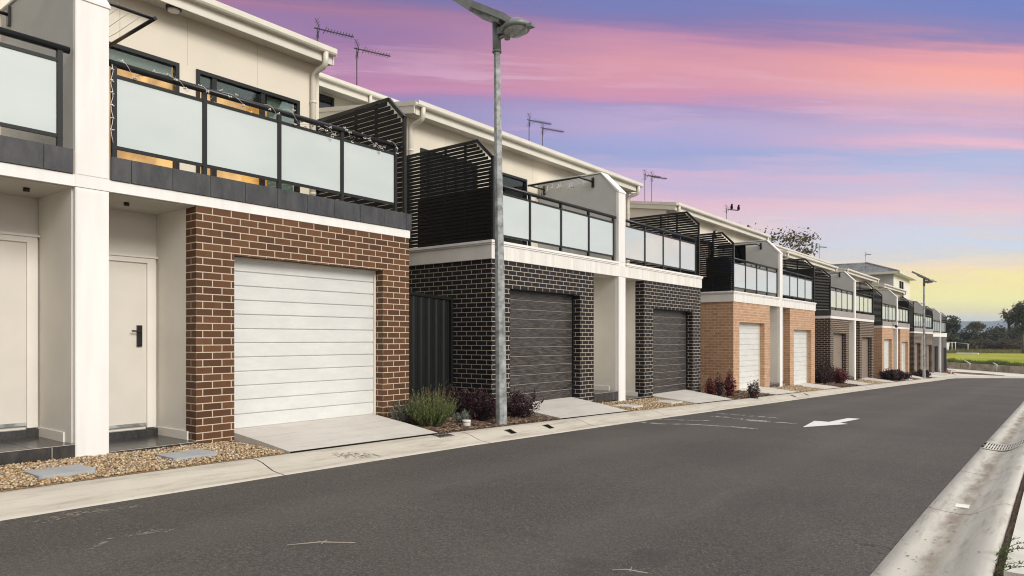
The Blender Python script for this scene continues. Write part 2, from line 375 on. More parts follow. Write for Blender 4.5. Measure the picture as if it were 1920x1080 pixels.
def build(mb, name, mat, parent=None, loc=None, bevel=0):
    root = parent
    while root is not None and root.parent is not None: root = root.parent
    off = Vector(root.location) if root is not None else Vector(loc or (0, 0, 0))
    me = bpy.data.meshes.new(name)
    me.from_pydata([(a-off.x, b-off.y, c-off.z) for a, b, c in mb.v], [], mb.f); 
    if mb.sm:
        fl = [False]*len(mb.f)
        for i in mb.sm: fl[i] = True
        me.polygons.foreach_set('use_smooth', fl)
    me.materials.append(mat); me.update()
    o = bpy.data.objects.new(name, me); COL.objects.link(o)
    if parent is not None: o.parent = parent
    else: o.location = off
    if bevel:
        m = o.modifiers.new('bevel', 'BEVEL'); m.width = bevel; m.segments = 2; m.limit_method = 'ANGLE'
    return o
def tag(o, label=None, cat=None, group=None, kind=None):
    if label: o['label'] = label
    if cat: o['category'] = cat
    if group: o['group'] = group
    if kind: o['kind'] = kind
    return o
def thing(name, label, cat, loc, group=None):
    o = bpy.data.objects.new(name, None); COL.objects.link(o); o.empty_display_size = .2
    o.location = (-loc[0], loc[1], loc[2]); return tag(o, label, cat, group)
def copy_thing(o, loc, label, rot=None):
    c = o.copy(); COL.objects.link(c); c.location = (-loc[0], loc[1], loc[2]); c['label'] = label
    if rot is not None: c.rotation_euler.z = rot
    for ch in [x for x in bpy.data.objects if x.parent == o]:
        d = ch.copy(); COL.objects.link(d); d.parent = c
        for g in [x for x in bpy.data.objects if x.parent == ch]:
            e = g.copy(); COL.objects.link(e); e.parent = d
    return c
def structure(mb, name, mat): return tag(build(mb, name, mat), kind='structure')
def interp(tab, x):
    if x <= tab[0][0]: return tab[0][1]
    for (a, b), (c, d) in zip(tab, tab[1:]):
        if x <= c: return b+(d-b)*(x-a)/(c-a)
    return tab[-1][1]
def zr(s): return interp([(-20, -1.25), (0, -1.31), (3.8, -1.36), (7, -1.41), (11.2, -1.51), (21.8, -1.80), (40, -2.30), (53, -2.68), (65, -2.98), (80, -3.1)], s)
def zg(s): return interp([(-20, -1.10), (0, -1.19), (4.2, -1.25), (8, -1.31), (13, -1.40), (20, -1.58), (30, -1.84), (42, -2.14), (54, -2.46), (65, -2.74), (80, -3.0)], s)   # ground along the house fronts
F_ = 1312.
def W(x, d): t = (x-960)/F_; return d*(SY-t*CY), d*(CY+t*SY)
def G(x, y, z): return W(x, F_*z/(636-y))
D = 7.94

# ------------------------------------------------------------------ setting
structure(MB().quad((-1750, -60, -4.2), (2600, -60, -4.2), (2600, 3380, -4.2), (-1750, 3380, -4.2)), 'ground', DRY)
ss = [-14+i*1.0 for i in range(72)]
structure(MB().strip([[(6.14, s, zr(s)), (5, s, zr(s)+.02), (3.4, s, zr(s)+.035), (2, s, zr(s)+.02), (.84, s, zr(s))] for s in ss]), 'road', ASPH)
# turning area at the far end
e0 = 57.5
edge = [(6.12, 57.5), (5.95, 60.2), (5.3, 62.2), (4.2, 64.1), (2.4, 66.2), (0, 68.0), (-4, 69.6), (-12, 71.5), (-30, 75)]
tb = MB()
tb.quad(*[(-l, s, zr(s)-.006) for l, s in edge] + [(30, 57.5, zr(57.5)-.006)])
structure(tb, 'turning_area', ASPH)
def sweep(prof, s0, s1, step=1.0):
    n = max(2, int((s1-s0)/step)+1); rows = []
    for i in range(n):
        s = s0+(s1-s0)*i/(n-1); rows.append([(l, s, zr(s)+dz) for l, dz in prof])
    return rows
KL = [(6.80, .02), (6.76, .095), (6.70, .108), (6.60, .104), (6.50, .085), (6.40, .052), (6.32, .025), (6.22, .012), (6.12, .004), (6.09, -.05)]
KR = [(.87, -.05), (.86, .004), (.76, -.012), (.64, -.022), (.56, -.012), (.49, .022), (.43, .065), (.37, .098), (.32, .108), (.285, .10), (.28, 0.0)]
kl = MB(); kr = MB()
jl = [-14, -7, -1.2, 1.2, 4.12, 7.35, 10.25, 13.1, 16, 18.3, 20.4, 23.4, 26.4, 29.4, 32.4, 35.4, 38.4, 41.4, 44.4, 47.4, 50.4, 53.4, 57.5]
for a, b in zip(jl, jl[1:]): kl.strip(sweep(KL, a+.007, b-.007, .8))
jr = [-14, -5, -1, 1.4, 4.0, 6.75, 9.2, 11.35, 13.2, 16, 19, 22, 25, 28, 31, 34, 37, 40, 43, 46, 49, 52, 55, 57.5]
for a, b in zip(jr, jr[1:]): kr.strip(sweep(KR, a+.006, b-.006, .8))
for m in (kl, kr): m.sm = list(range(len(m.f)))
structure(kl, 'kerb_left', CONC); structure(kr, 'kerb_right', CONCG)
bd = MB().strip([[(6.78, s, zr(s)+.0), (6.1, s, zr(s)-.02)] for s in ss]).strip([[(.88, s, zr(s)-.05), (.05, s, zr(s)-.05)] for s in ss])
structure(bd, 'kerb_bedding', SOIL)
dirt = MB()
rows = []
for i in range(500):
    s = -4+i*.12; rows.append([(.295, s, zr(s)+.05+rnd.uniform(0, .02)), (.262, s, zr(s)+.085+rnd.uniform(-.01, .018)), (.225, s, zr(s)+.06+rnd.uniform(0, .02))])
structure(dirt.strip(rows), 'dirt_joint', SOIL)
pth = MB()
pj = [4.62, 7.6, 10.6, 13.6, 16.6, 19.6, 22.6, 25.6, 28.6, 31.6, 34.6, 37.6, 40.6, 43.6, 46.6, 49.6, 52.6, 55.6]
for a, b in zip(pj, pj[1:]): pth.box(-1.2, .235, a+.005, b-.005, zr(a)-.05, zr(a)+.118, zr(b)-.05, zr(b)+.118)
structure(pth, 'footpath', CONC3)
structure(MB().strip([[(.24, s, zr(s)+.06), (-1.6, s, zr(s)+.07), (-14, s, zr(s)+.1)] for s in ss]), 'verge', SOIL)
# strip between kerb and houses
def vergerow(s): return [(6.79, s, zr(s)+.085), (7.3, s, (zr(s)+.085+zg(s))/2), (7.96, s, zg(s)), (9.2, s, zg(s)+.02), (14.5, s, zg(s)+.03), (60, s, zg(s)+.03)]
def patch(s0, s1, l0=6.80, l1=7.95, dz=.008, step=.5):
    n = max(2, int((s1-s0)/step)+1); rows = []
    for i in range(n):
        s = s0+(s1-s0)*i/(n-1); r = []
        for k in range(5):
            l = l0+(l1-l0)*k/4; r.append((l, s, vz(l, s)+dz))
        rows.append(r)
    return MB().strip(rows)
def vz(l, s):
    r = vergerow(s)
    for a, b in zip(r, r[1:]):
        if l <= b[0]: return a[2]+(b[2]-a[2])*(l-a[0])/(b[0]-a[0])
    return r[-1][2]
structure(MB().strip([vergerow(s) for s in ss if s <= 57.5]), 'house_apron', SOIL)
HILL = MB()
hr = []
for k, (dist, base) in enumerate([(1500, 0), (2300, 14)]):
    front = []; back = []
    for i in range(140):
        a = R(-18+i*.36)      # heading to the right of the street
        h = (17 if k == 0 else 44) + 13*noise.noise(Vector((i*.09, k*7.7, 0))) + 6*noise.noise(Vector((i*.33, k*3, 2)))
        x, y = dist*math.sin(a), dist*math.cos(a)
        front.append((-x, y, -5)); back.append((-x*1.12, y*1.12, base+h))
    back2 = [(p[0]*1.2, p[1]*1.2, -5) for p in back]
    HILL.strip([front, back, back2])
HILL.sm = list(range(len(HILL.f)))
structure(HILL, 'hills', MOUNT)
# field behind the retaining wall
wA, wB, wC = W(1775, 73), W(1925, 60.5), W(2300, 45)
wz0 = -3.1
ext = [(14+9, 84), wA, wB, wC]
fld = MB()
fp = [(wA[0]+30, wA[1]+12), (wA[0], wA[1]+.3), (wB[0]-.1, wB[1]+.3), (wC[0]-.2, wC[1]+.3)]
fz = [-2.42, -2.40, -2.40, -2.4]
rows = []
for t in (0, .15, .35, .6, 1.0):
    rows.append([(p[0]+(q_[0]-p[0])*t, p[1]+(q_[1]-p[1])*t, z) for p, q_, z in zip(fp, [(200, 330), (60, 330), (-20, 330), (-160, 300)], fz)])
structure(fld.strip(rows), 'field', FIELD)

# driveways, gravel, mulch: filled below per building
def driveway(sa, sb, zf):
    m = MB()
    a = []
    for s in (sa, sb):
        a.append([(8.16, s, zf), (7.4, s, zf*.45+(zr(s)+.112)*.55+.006), (6.79, s, zr(s)+.112)])
    m.strip(a)
    for s in (sa, sb):
        m.strip([[(8.16, s, zf), (7.4, s, zf*.45+(zr(s)+.112)*.55+.006), (6.79, s, zr(s)+.112)], [(8.16, s, zf-.2), (7.4, s, zf-.35), (6.79, s, zr(s)-.08)]])
    structure(m, 'driveway', CONC2)
def pebbles(s0, s1, n, l0=6.82, l1=7.93, size=.011, holes=()):
    m = MB(); r = random.Random(int(s0*100))
    for _ in range(n):
        s = r.uniform(s0, s1); l = r.uniform(l0, l1)
        if any(a <= l <= b and c <= s <= d for a, b, c, d in holes): continue
        rr = size*r.uniform(.6, 1.7); sq = (r.uniform(.7, 1.2), r.uniform(.7, 1.2), r.uniform(.45, .8))
        m.blob((l, s, vz(l, s)+.012+r.uniform(0, .016)), rr, 5, 3, sq)
    return tag(build(m, 'gravel', PEB), 'tan river pebbles covering the bed beside the kerb', 'gravel', kind='stuff')
def chips(s0, s1, n, l0=6.82, l1=7.93, size=.018):
    m = MB(); r = random.Random(int(s0*77))
    for _ in range(n):
        s = r.uniform(s0, s1); l = r.uniform(l0, l1); z = vz(l, s)+.014+r.uniform(0, .02)
        a = r.uniform(0, 3.14); t = r.uniform(-.5, .5); w_, h = size*r.uniform(.7, 1.8), size*r.uniform(.25, .6)
        ca, sa = math.cos(a), math.sin(a)
        p = [(-l+ca*x-sa*y, s+sa*x+ca*y, z+x*t*.6+y*.3) for x, y in ((-w_, -h), (w_, -h), (w_, h), (-w_, h))]
        m.quad(*p)
    return tag(build(m, 'bark_mulch', MUL), 'reddish brown bark mulch spread over the planting bed', 'mulch', kind='stuff')

# ------------------------------------------------------------------ townhouse pairs
def tiled_band(l0, l1, s0, s1, z0, z1, w0, parent, plain=False):
    """row of dark tiles along the front and along both ends"""
    m = MB(); s = s0; k = 0
    if plain:
        build(MB().box(l0+.002, l0+.02, s0+.02, s1-.02, z0+.003, z1-.003), 'tile_sheen_band', SHEENB, parent); s = s1  # front gets the tile sheen as painted grey; ends keep dark tile
    while s < s1-.02:
        e = min(s1, s+(w0 if k else w0*.45)); m.box(l0, l0+.02, s+.003, e-.003, z0+.003, z1-.003); s = e; k += 1
    if not plain: build(m, 'tile_band', TILE, parent)
    for se in (s0, s1):
        l = l0+.024; m = MB()
        while l < l1-.02:
            e = min(l1, l+w0); m.box(l+.003, e-.003, se if se == s0 else se-.02, se+.02 if se == s0 else se, z0+.003, z1-.003); l = e
        build(m, 'tile_band', TILE, parent)
def pair(i, s0, zs, zf, bk, gd, style, gz, label, detail=2, wb=9.2):
    root = thing('townhouse', label, 'building', (D, s0, zs-2.752), 'townhouse pairs along the lane')
    sA1, sP0, sP1, sB0, sE = s0+3.46, s0+4.52, s0+4.84, s0+5.80, s0+wb
    zb = zs-2.752-.35
    rt_ = 'T' if style == 'T' else 'R'
    ztop = zs+.375 if style == 'T' else zs+.33
    zh = zf+2.14
    # ground storey brickwork: front piers, lintel panel, return and side walls
    zfA = zf
    for (a, b, o0, o1, outer) in ((s0, sA1, s0+.52, s0+2.92, -1), (sB0, sE, sB0+.48, sB0+2.87, 1)):
        zf = zfA if outer < 0 or i == 1 else zfA-.17
        zh = zf+2.14
        m = MB()
        m.box(D, D+.24, a, o0, zb, zs).box(D, D+.24, o1, b, zb, zs).box(D, D+.24, o0, o1, zh, zs)
        if outer < 0: m.box(D+.24, 14, a, a+.24, zb, zs)
        else: m.box(D+.24, 14, b-.24, b, zb, zs)
        wall = build(m, 'brick_wall', BR[bk], root)
        # garage door of twelve planks
        g = MB(); np_ = 12; h = (zh-zf+.02)/np_
        for k in range(np_):
            z = zf-.02+k*h
            g.prism([(8.14, z+.006), (8.132, z+.014), (8.132, z+h-.010), (8.14, z+h-.002), (8.17, z+h-.002), (8.17, z+.006)], o0+.004, o1-.004)
        g.box(8.15, 8.2, o0+.001, o1-.001, zf-.02, zh-.002)
        gdo = build(g, 'garage_door', GD[gd], root)
        if gd != 'white':
            for k in range(1, np_):
                z = zf-.02+k*h
                build(MB().box(8.1305, 8.145, o0+.005, o1-.032, z-.004, z+.004), 'plank_highlight', GD['joint'], gdo)  # painted highlight: pale strip where the groove edge catches light
        tr = MB().box(8.10, 8.131, o0+.001, o0+.03, zf-.02, zh-.003).box(8.10, 8.131, o1-.03, o1-.001, zf-.02, zh-.003).box(8.09, 8.131, o0+.031, o1-.031, zh-.035, zh-.003)
        build(tr, 'track_cover', GUT if gd == 'white' else BLACKM, gdo)
        driveway(o0+.0, o1-.02, zf-.012)
        build(MB().box(8.17-.03, 8.165, o0, o1, zf-.2, zf-.022), 'door_sill', CONC2, root)
    # porches
    for (a, b, step) in ((sA1, sP0, -1), (sP1, sB0, 1)):
        zf = zfA if step < 0 or i == 1 else zfA-.15
        m = MB(); lb = 8.9
        m.box(lb+.02, lb+.1, a, b, zs-2.75, zs)                                   # back wall
        if step < 0: m.box(D+.16, lb+.02, a-.06, a-.002, zs-2.75, zs); m.box(D+.05, lb, sP0-.012, sP0-.002, zs-2.75, zs)
        else: m.box(D+.16, lb+.02, b+.002, b+.06, zs-2.75, zs); m.box(D+.05, lb, sP1+.002, sP1+.012, zs-2.75, zs)
        pw = build(m, 'porch_wall', PORCHW, root)
        build(MB().box(D+.04, lb+.02, a, b, zs-.012, zs-.002), 'porch_ceiling', SOFF, root)
        zt = (-1.07 if step < 0 else -1.19) if i == 1 else (zf+.03 if step < 0 else zf-.03)
        sa, sb = a+(.0 if step > 0 else .003), b-.003
        if i == 1 and step > 0: sb = b-.001
        st = MB()
        st.box(D-.01, D+.02, sa, sb, zt-.2, zt-.004)
        st.box(D+.02, lb, sa, sb, zt-.2, zt-.012)
        nt_ = [(D-.012, D+.30), (D+.305, D+.60), (D+.605, lb)]
        for (p0, p1) in nt_:
            mid = a+(b-a)*.62
            st.box(p0, p1, sa, mid-.003, zt-.012, zt).box(p0, p1, mid+.003, sb, zt-.012, zt)
        stp = build(st, 'porch_step', TILE, root)
        build(MB().box(D-.013, D-.0105, sa, sb, zt-.009, zt-.003).box(D-.0125, D-.0105, a+(b-a)*.8, a+(b-a)*.8+.006, zt-.2, zt-.01).box(D+.3, D+.306, sa, sb, zt-.012, zt-.001), 'grout_line', GROUT, stp)
        build(MB().box(lb-.06, lb+.02, sa+.002, sb-.002, zt, zt+.085), 'door_step', TILE, root)
        dl = lb+.01; zd0, zd1 = zt+.10, zt+2.19
        dd = MB().box(dl-.012, dl+.02, a+.10, b-.13, zd0+.02, zd1-.06)
        dr = build(dd, 'front_door', DOORM, root)
        fm = MB().box(dl-.035, dl+.01, a+.03, a+.10, zd0, zd1).box(dl-.035, dl+.01, b-.13, b-.03, zd0, zd1).box(dl-.035, dl+.01, a+.10, b-.13, zd1-.06, zd1)
        fm.box(dl-.05, dl+.01, a+.002, b-.002, zd1+.002, zd1+.03)
        build(fm, 'door_frame', PORCHW, dr)
        build(MB().box(dl-.025, dl-.013, a+.11, b-.14, zd0+.025, zd0+.06), 'weather_strip', GALV, dr)
        hs = b-.22 if step > 0 else a+.2
        hm = MB().box(dl-.035, dl-.013, hs-.03, hs+.03, zd0+1.0, zd0+1.26).tube([(dl-.035, hs, zd0+1.19), (dl-.075, hs, zd0+1.19), (dl-.075, hs-.11, zd0+1.19)], .010, 6)
        build(hm, 'door_handle', BLACKM, dr)
        if step < 0: build(MB().box(D+.22, lb, sP0-.03, sP0-.013, zt, zt+.10), 'skirting', PORCHW, pw)
        else: build(MB().box(D+.18, lb, b-.018, b-.0, zt, zt+.10), 'skirting', PORCHW, pw)
    # party wall with raked top
    zp = zs+1.96
    pts = [(D-.008, zb), (D-.008, zp), (8.40, zs+2.43), (10.19, zs+2.43), (10.19, zb)]
    pwm = MB().prism([(p[0]+(.0 if k > 2 else .014), p[1]-(.02 if 0 < k < 4 else 0)) for k, p in enumerate(pts)], sP0+.004, sP1-.004)
    pty = build(pwm, 'party_wall', RENDER, root)
    fr = MB().box(D-.016, D+.05, sP0, sP1, zb, zs-.006).box(D-.016, D+.05, sP0, sP1, zs+.0, zp-.02)
    fr.box(D-.022, D-.016, sP0+.012, sP1-.012, zb+.02, zs-.03).box(D-.021, D-.016, sP0+.012, sP1-.012, zs+.13 if style == 'T' else zs+.34, zp-.04)
    build(fr, 'pillar_face', WHITE, pty)
    cp = MB().prism([(D-.03, zp-.03), (D-.03, zp), (8.395, zs+2.455), (10.19, zs+2.455), (10.19, zs+2.43), (8.40, zs+2.428), (D+.0, zp-.03)], sP0-.012, sP1+.012)
    build(cp, 'wall_capping', WHITE, pty)
    # slab edge
    if style == 'T':
        sl = MB().box(D-.012, 10.25, s0-.01, sE+.01, zs, zs+.12)
        slab = build(sl, 'balcony_slab', WHITE, root)
        build(MB().box(D+.0, 10.2, s0+.012, sE-.012, zs+.12, zs+.37), 'upstand', GROUT, slab)
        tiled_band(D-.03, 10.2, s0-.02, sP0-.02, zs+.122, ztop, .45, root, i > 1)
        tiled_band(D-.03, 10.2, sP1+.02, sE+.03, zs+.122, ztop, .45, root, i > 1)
    else:
        sl = MB().box(D-.02, 10.25, s0-.03, sE+.04, zs, zs+.255)
        slab = build(sl, 'balcony_slab', FASC, root)
        cpm = MB()
        for (a, b) in ((s0-.06, sP0-.006), (sP1+.006, sE+.07)):
            cpm.box(D-.05, 10.2, a, b, zs+.285, ztop).box(D-.035, 10.2, a+.015, b-.015, zs+.256, zs+.284)
        build(cpm, 'slab_capping', WHITE, slab)
    # balustrades
    lr = D+.06
    for (a, b, out) in ((s0+.12, sP0-.10, -1), (sP1+.06, sE-.22, 1)):
        bal = MB().box(lr-.018, lr+.018, a, b, ztop+.87, ztop+.905).box(lr-.018, lr+.018, a, b, ztop+.105, ztop+.14)
        bo = build(bal, 'balustrade', BLACKM, root)
        hr_ = MB().tube([(lr, a-.06, ztop+1.02), (lr, b+.07, ztop+1.02)], .036, 12); build(hr_, 'handrail', BLACKM, bo)
        n = 4
        for k in range(n+1):
            c = a+.02+(b-a-.04)*k/n
            build(MB().box(lr-.024, lr+.024, c-.024, c+.024, ztop-.01, ztop+.99), 'post', BLACKM, bo)
            if k < n:
                c2 = a+.02+(b-a-.04)*(k+1)/n
                build(MB().box(lr-.007, lr+.005, c+.03, c2-.03, ztop+.13, ztop+.88), 'glass_panel', FROST, bo)
    # slatted privacy screens at both ends of the balcony
    pitch = .0775 if i == 1 else .068
    for (c, shade) in ((s0+.03, i in (2, 3, 4)), (sE-.10, False)):
        z0_, zf_, za_ = ztop, ztop+1.50, ztop+1.86
        la, lbk = 8.30, 10.18
        o = MB()
        o.box(D+.0, D+.045, c, c+.05, z0_, zf_)                                          # front post
        o.prism([(D+.0, zf_), (la, za_), (la+.03, za_-.05), (D+.045, zf_-.04), (D+.0, zf_-.02)], c, c+.05)
        o.box(la, lbk, c, c+.05, za_-.045, za_+.003).box(lbk-.04, lbk, c, c+.05, z0_, za_-.05)
        o.box(9.1, 9.14, c+.012, c+.05, z0_, za_-.05).box(8.6, 8.64, c+.012, c+.05, z0_, za_-.05)
        so = build(o, 'privacy_screen', BLACKM if i != 1 else BLACKM, root)
        sl_ = MB(); z = z0_+.03
        while z < za_-.06:
            zt_ = min(z+pitch-.011, za_-.05)
            lf = D+.046 if zt_ <= zf_-.05 else D+.05+(zt_-zf_+.05)*(la-D)/(za_-zf_)
            sl_.box(lf, lbk-.041, c+.001, c+.011, z, zt_); z += pitch
        build(sl_, 'slats', SLATM, so)
        if shade:
            sh = MB().box(8.75, 9.9, c+.06, c+.07, z0_+.01, z0_+.98).box(8.05, 8.75, c+.06, c+.07, z0_+.01, z0_+.95)
            if i == 2: build(sh, 'shade_panel', SCREENM, so)
    # upper storey
    lu = 10.2; ze = gz-.20
    wins = []
    if False: wins = [(s0+wb-5.35, s0+wb-2.48, 'door'), (s0+wb-2.22, s0+wb-.41, 'window')]; 
    wins = [(sP1-.5+.05, s0+6.72, 'door'), (s0+6.98, s0+8.79, 'window')]
    uw = MB(); winA = [(s0+2.64, s0+4.1, 'door'), (s0+.45, s0+2.2, 'window')]
    allw = sorted([(s0+.45, s0+2.2, 'window'), (s0+2.62, s0+4.04, 'door'), (s0+5.25, s0+6.72, 'door'), (s0+6.98, s0+8.79, 'window')])
    if wb < 9: allw = [(a, min(b, sE-.2), k) for a, b, k in allw]
    zw1 = ztop+2.11
    prev = s0
    for a, b, k in allw:
        uw.box(lu, lu+.12, prev, a, ztop-.1, ze)
        uw.box(lu, lu+.12, a, b, zw1, ze)
        zl = ztop+.05 if k == 'door' else ztop+.2
        uw.box(lu, lu+.12, a, b, ztop-.1, zl)
        prev = b
    uw.box(lu, lu+.12, prev, sE, ztop-.1, ze)
    uw.box(lu+.12, 14, s0, s0+.12, zs, ze+.30).box(lu+.12, 14, sE-.12, sE, zs, ze+.30)
    up = build(uw, 'upper_wall', CREAM, root)
    for c in (s0+1.2, s0+2.4, s0+4.3, s0+5.9, s0+7.0-.15, s0+8.0):
        build(MB().box(lu-.002, lu+.001, c, c+.008, zw1+.02, ze), 'sheet_joint', SOFF, up)
    for a, b, k in allw:
        zl = ztop+.05 if k == 'door' else ztop+.2
        lit = (i == 1 and a > s0+5)
        fw_ = MB(); t_ = .055
        fw_.box(lu-.03, lu+.07, a, a+t_, zl, zw1).box(lu-.03, lu+.07, b-t_, b, zl, zw1).box(lu-.03, lu+.07, a+t_, b-t_, zw1-t_, zw1).box(lu-.03, lu+.07, a+t_, b-t_, zl, zl+t_)
        mids = [a+(b-a)*.30] if k == 'door' else [a+.29, a+1.12]
        for c in mids: fw_.box(lu-.015, lu+.05, c-.035, c+.035, zl+t_, zw1-t_)
        wo = build(fw_, 'window' if k == 'window' else 'sliding_door', BLACKM, root)
        build(MB().box(lu+.02, lu+.026, a+t_, b-t_, zl+t_, zw1-t_), 'pane', GLASS, wo)
        room = MB()
        ra, rb = a-.25, b+.25
        room.quad((-lu-1.6, ra, zl-.1), (-lu-1.6, rb, zl-.1), (-lu-1.6, rb, zw1+.25), (-lu-1.6, ra, zw1+.25))
        room.quad((-lu-.125, ra, zl-.1), (-lu-1.6, ra, zl-.1), (-lu-1.6, ra, zw1+.25), (-lu-.125, ra, zw1+.25))
        room.quad((-lu-.125, rb, zl-.1), (-lu-1.6, rb, zl-.1), (-lu-1.6, rb, zw1+.25), (-lu-.125, rb, zw1+.25))
        room.quad((-lu-.125, ra, zw1+.25), (-lu-1.6, ra, zw1+.25), (-lu-1.6, rb, zw1+.25), (-lu-.125, rb, zw1+.25))
        build(room, 'room', WARM if lit else ROOMD, wo)
        if lit:
            if k == 'door': build(MB().box(lu+.09, lu+.095, a+t_, b-t_, zw1-.27, zw1), 'roller_blind', BLIND, wo)
            else:
                build(MB().box(lu+.09, lu+.095, a+t_, b-.55, zw1-.27, zw1), 'roller_blind', BLINDD, wo)
                build(MB().box(lu+.09, lu+.095, b-.55, b-t_, zl, zw1), 'curtain', BLIND, wo)
        elif k == 'window': build(MB().box(lu+.09, lu+.095, a+t_, b-t_, zw1-.9, zw1), 'roller_blind', BLIND, wo)
    # roof: low skillion rising away from the lane, gutter, fascia, soffit, downpipes
    lg = 9.80; sr0, sr1 = s0-.02, sE+.03
    zz = gz-.06; rise = .155
    rf = MB().prism([(lg+.06, zz), (14.0, zz+rise*4.15), (14.0, zz-.05+rise*4.15), (lg+.06, zz-.05)], sr0, sr1)
    s_ = sr0+.1
    while s_ < sr1-.1:
        rf.prism([(lg+.05, zz+.001), (14.0, zz+.001+rise*4.15), (14.0, zz+.03+rise*4.15), (lg+.05, zz+.03)], s_, s_+.03); s_ += .2
    ro = build(rf, 'roof', ROOFM, root)
    gm = MB().prism([(lg-.055, gz), (lg-.045, gz), (lg-.045, gz-.09), (lg+.045, gz-.09), (lg+.045, gz-.01), (lg+.055, gz-.01), (lg+.055, gz-.105), (lg-.035, gz-.105), (lg-.055, gz-.08)], sr0-.01, sr1+.01)
    build(gm, 'gutter', GUT, ro)
    build(MB().box(lg+.057, lg+.075, sr0+.01, sr1-.01, gz-.25, gz-.05), 'fascia', GUT, ro)
    build(MB().box(lg+.076, lu-.002, sr0+.015, sr1-.015, gz-.205, gz-.198).box(lu, lu+.12, s0+.001, sE-.001, gz-.199, gz-.10), 'soffit', SOFF, ro)
    for (c0, c1) in ((sr0-.03, sr0), (sr1, sr1+.03)):
        bm_ = MB().prism([(lg+.06, zz+.03), (14.0, zz+.03+rise*4.15), (14.0, zz-.17+rise*4.15), (lg+.06, gz-.24)], c0, c1)
        bm_.prism([(lg+.0, zz+.055), (14.0, zz+.055+rise*4.15), (14.0, zz-.04+rise*4.15), (lg+.0, zz-.04)], c0-.012 if c0 < s0 else c0+.03, c0 if c0 < s0 else c1+.012)
        build(bm_, 'bargeboard', GUT, ro)
    for c, ok in ((s0+.14, True), (sE-.16, True)):
        dp = MB().tube([(lg, c, gz-.10), (lg, c, gz-.24), (lg+.02, c, gz-.30), (lg+.07, c, gz-.335), (lu-.14, c, gz-.37), (lu-.08, c, gz-.42), (lu-.055, c, gz-.50), (lu-.055, c, ztop+.05)], .047, 12)
        dp.tube([(lu-.055, c, gz-.9), (lu-.055, c, gz-.86)], .053, 12).tube([(lu-.055, c, ztop+.55), (lu-.055, c, ztop+.59)], .053, 12)
        build(dp, 'downpipe', GUT, ro)
    return dict(root=root, s0=s0, zs=zs, ztop=ztop, zf=zf, sP0=sP0, sP1=sP1, sE=sE, gz=gz, party=pty, sA1=sA1, sB0=sB0, roof=ro, up=up)

P = {}
P[1] = pair(1, -1.63, 1.565, -1.11, 'brown', 'white', 'T', 4.97, 'brown brick townhouse pair nearest the camera, warm light behind its balcony doors')
P[2] = pair(2, 9.58, 1.435, -1.21, 'black', 'dark', 'R', 4.63, 'black brick townhouse pair with dark timber look garage doors behind the near street lamp')
P[3] = pair(3, 21.3, 1.17, -1.60, 'tan', 'white', 'R', 4.46, 'tan brick townhouse pair with red shrubs at its corner, next after the black pair')
P[4] = pair(4, 33.0, .925, -1.88, 'dark', 'taupe', 'T', 4.05, 'brown brick townhouse pair with taupe garage doors standing between two tan brick pairs')
P[5] = pair(5, 44.5, .66, -2.14, 'tan', 'white', 'T', 4.16, 'tan brick townhouse pair behind the long purple hedge, farther of the two tan pairs')
P[6] = pair(6, 55.6, .43, -2.43, 'dark', 'taupe', 'T', 3.97, 'brown brick townhouse pair directly behind the far street lamp')
P[7] = pair(7, 64.95, .205, -2.72, 'grey', 'charcoal', 'R', 3.35, 'charcoal brick townhouse pair at the far end of the row beside the field', wb=8.6)

# ground treatment in front of each pair
def bed(kind, s0, s1, n, holes=(), size=None, l1=7.93):
    structure(patch(s0, s1, l1=l1+.02), 'gravel_bed' if kind == 'g' else 'garden_bed', GBASE if kind == 'g' else SOIL)
    if kind == 'g': pebbles(s0+.02, s1-.02, n, size=size or .011, holes=holes, l1=l1)
    else: chips(s0+.02, s1-.02, n, size=size or .02, l1=l1)
pav = [(7.02, 7.42, 2.28, 2.74), (7.10, 7.50, 3.50, 3.98)]
bed('g', -1.0, 4.64, 13500, holes=pav)
bed('m', 7.07, 10.08, 3600)
structure(patch(7.6, 9.55, 7.95, 10.4), 'garden_bed', SOIL)
bed('g', 12.52, 15.84, 2600, size=.014, holes=[(7.0, 7.5, 13.0, 13.5), (7.0, 7.5, 14.9, 15.5)])
bed('m', 18.28, 21.80, 1700, size=.025)
bed('g', 24.24, 27.56, 1200, size=.018)
bed('m', 30.0, 33.5, 1200, size=.03)
bed('g', 35.95, 39.25, 700, size=.022)
bed('m', 41.7, 45.0, 700, size=.03)
bed('m', 52.9, 56.1, 500, size=.035)
for k, (a, b, c, d2) in enumerate(pav):
    z = vz((a+b)/2, (c+d2)/2)
    o = MB().prism([(a+.02, c), (b-.02, c), (b, c+.02), (b, d2-.02), (b-.02, d2), (a+.02, d2), (a, d2-.02), (a, c+.02)], z-.01, z+.045, 'z')
    tag(build(o, 'stepping_stone', STONE, None, (-(a+b)/2, (c+d2)/2, z)), ['square blue grey stepping stone in the pebbles before the nearer porch step', 'square blue grey stepping stone in the pebbles just left of the brown brick pier'][k], 'paving stone', 'stepping stones in the pebble bed')
for k, (a, b, c, d2) in enumerate([(7.0, 7.5, 13.0, 13.5), (7.0, 7.5, 14.9, 15.5)]):
    z = vz((a+b)/2, (c+d2)/2)
    tag(build(MB().box(a, b, c, d2, z-.01, z+.04), 'stepping_stone', CONC2, None, (-(a+b)/2, (c+d2)/2, z)), ['pale stepping stone beside the driveway of the black brick pair, left of its white pillar', 'pale stepping stone beside the driveway of the black brick pair, right of its white pillar'][k], 'paving stone', 'stepping stones in the pebble bed')

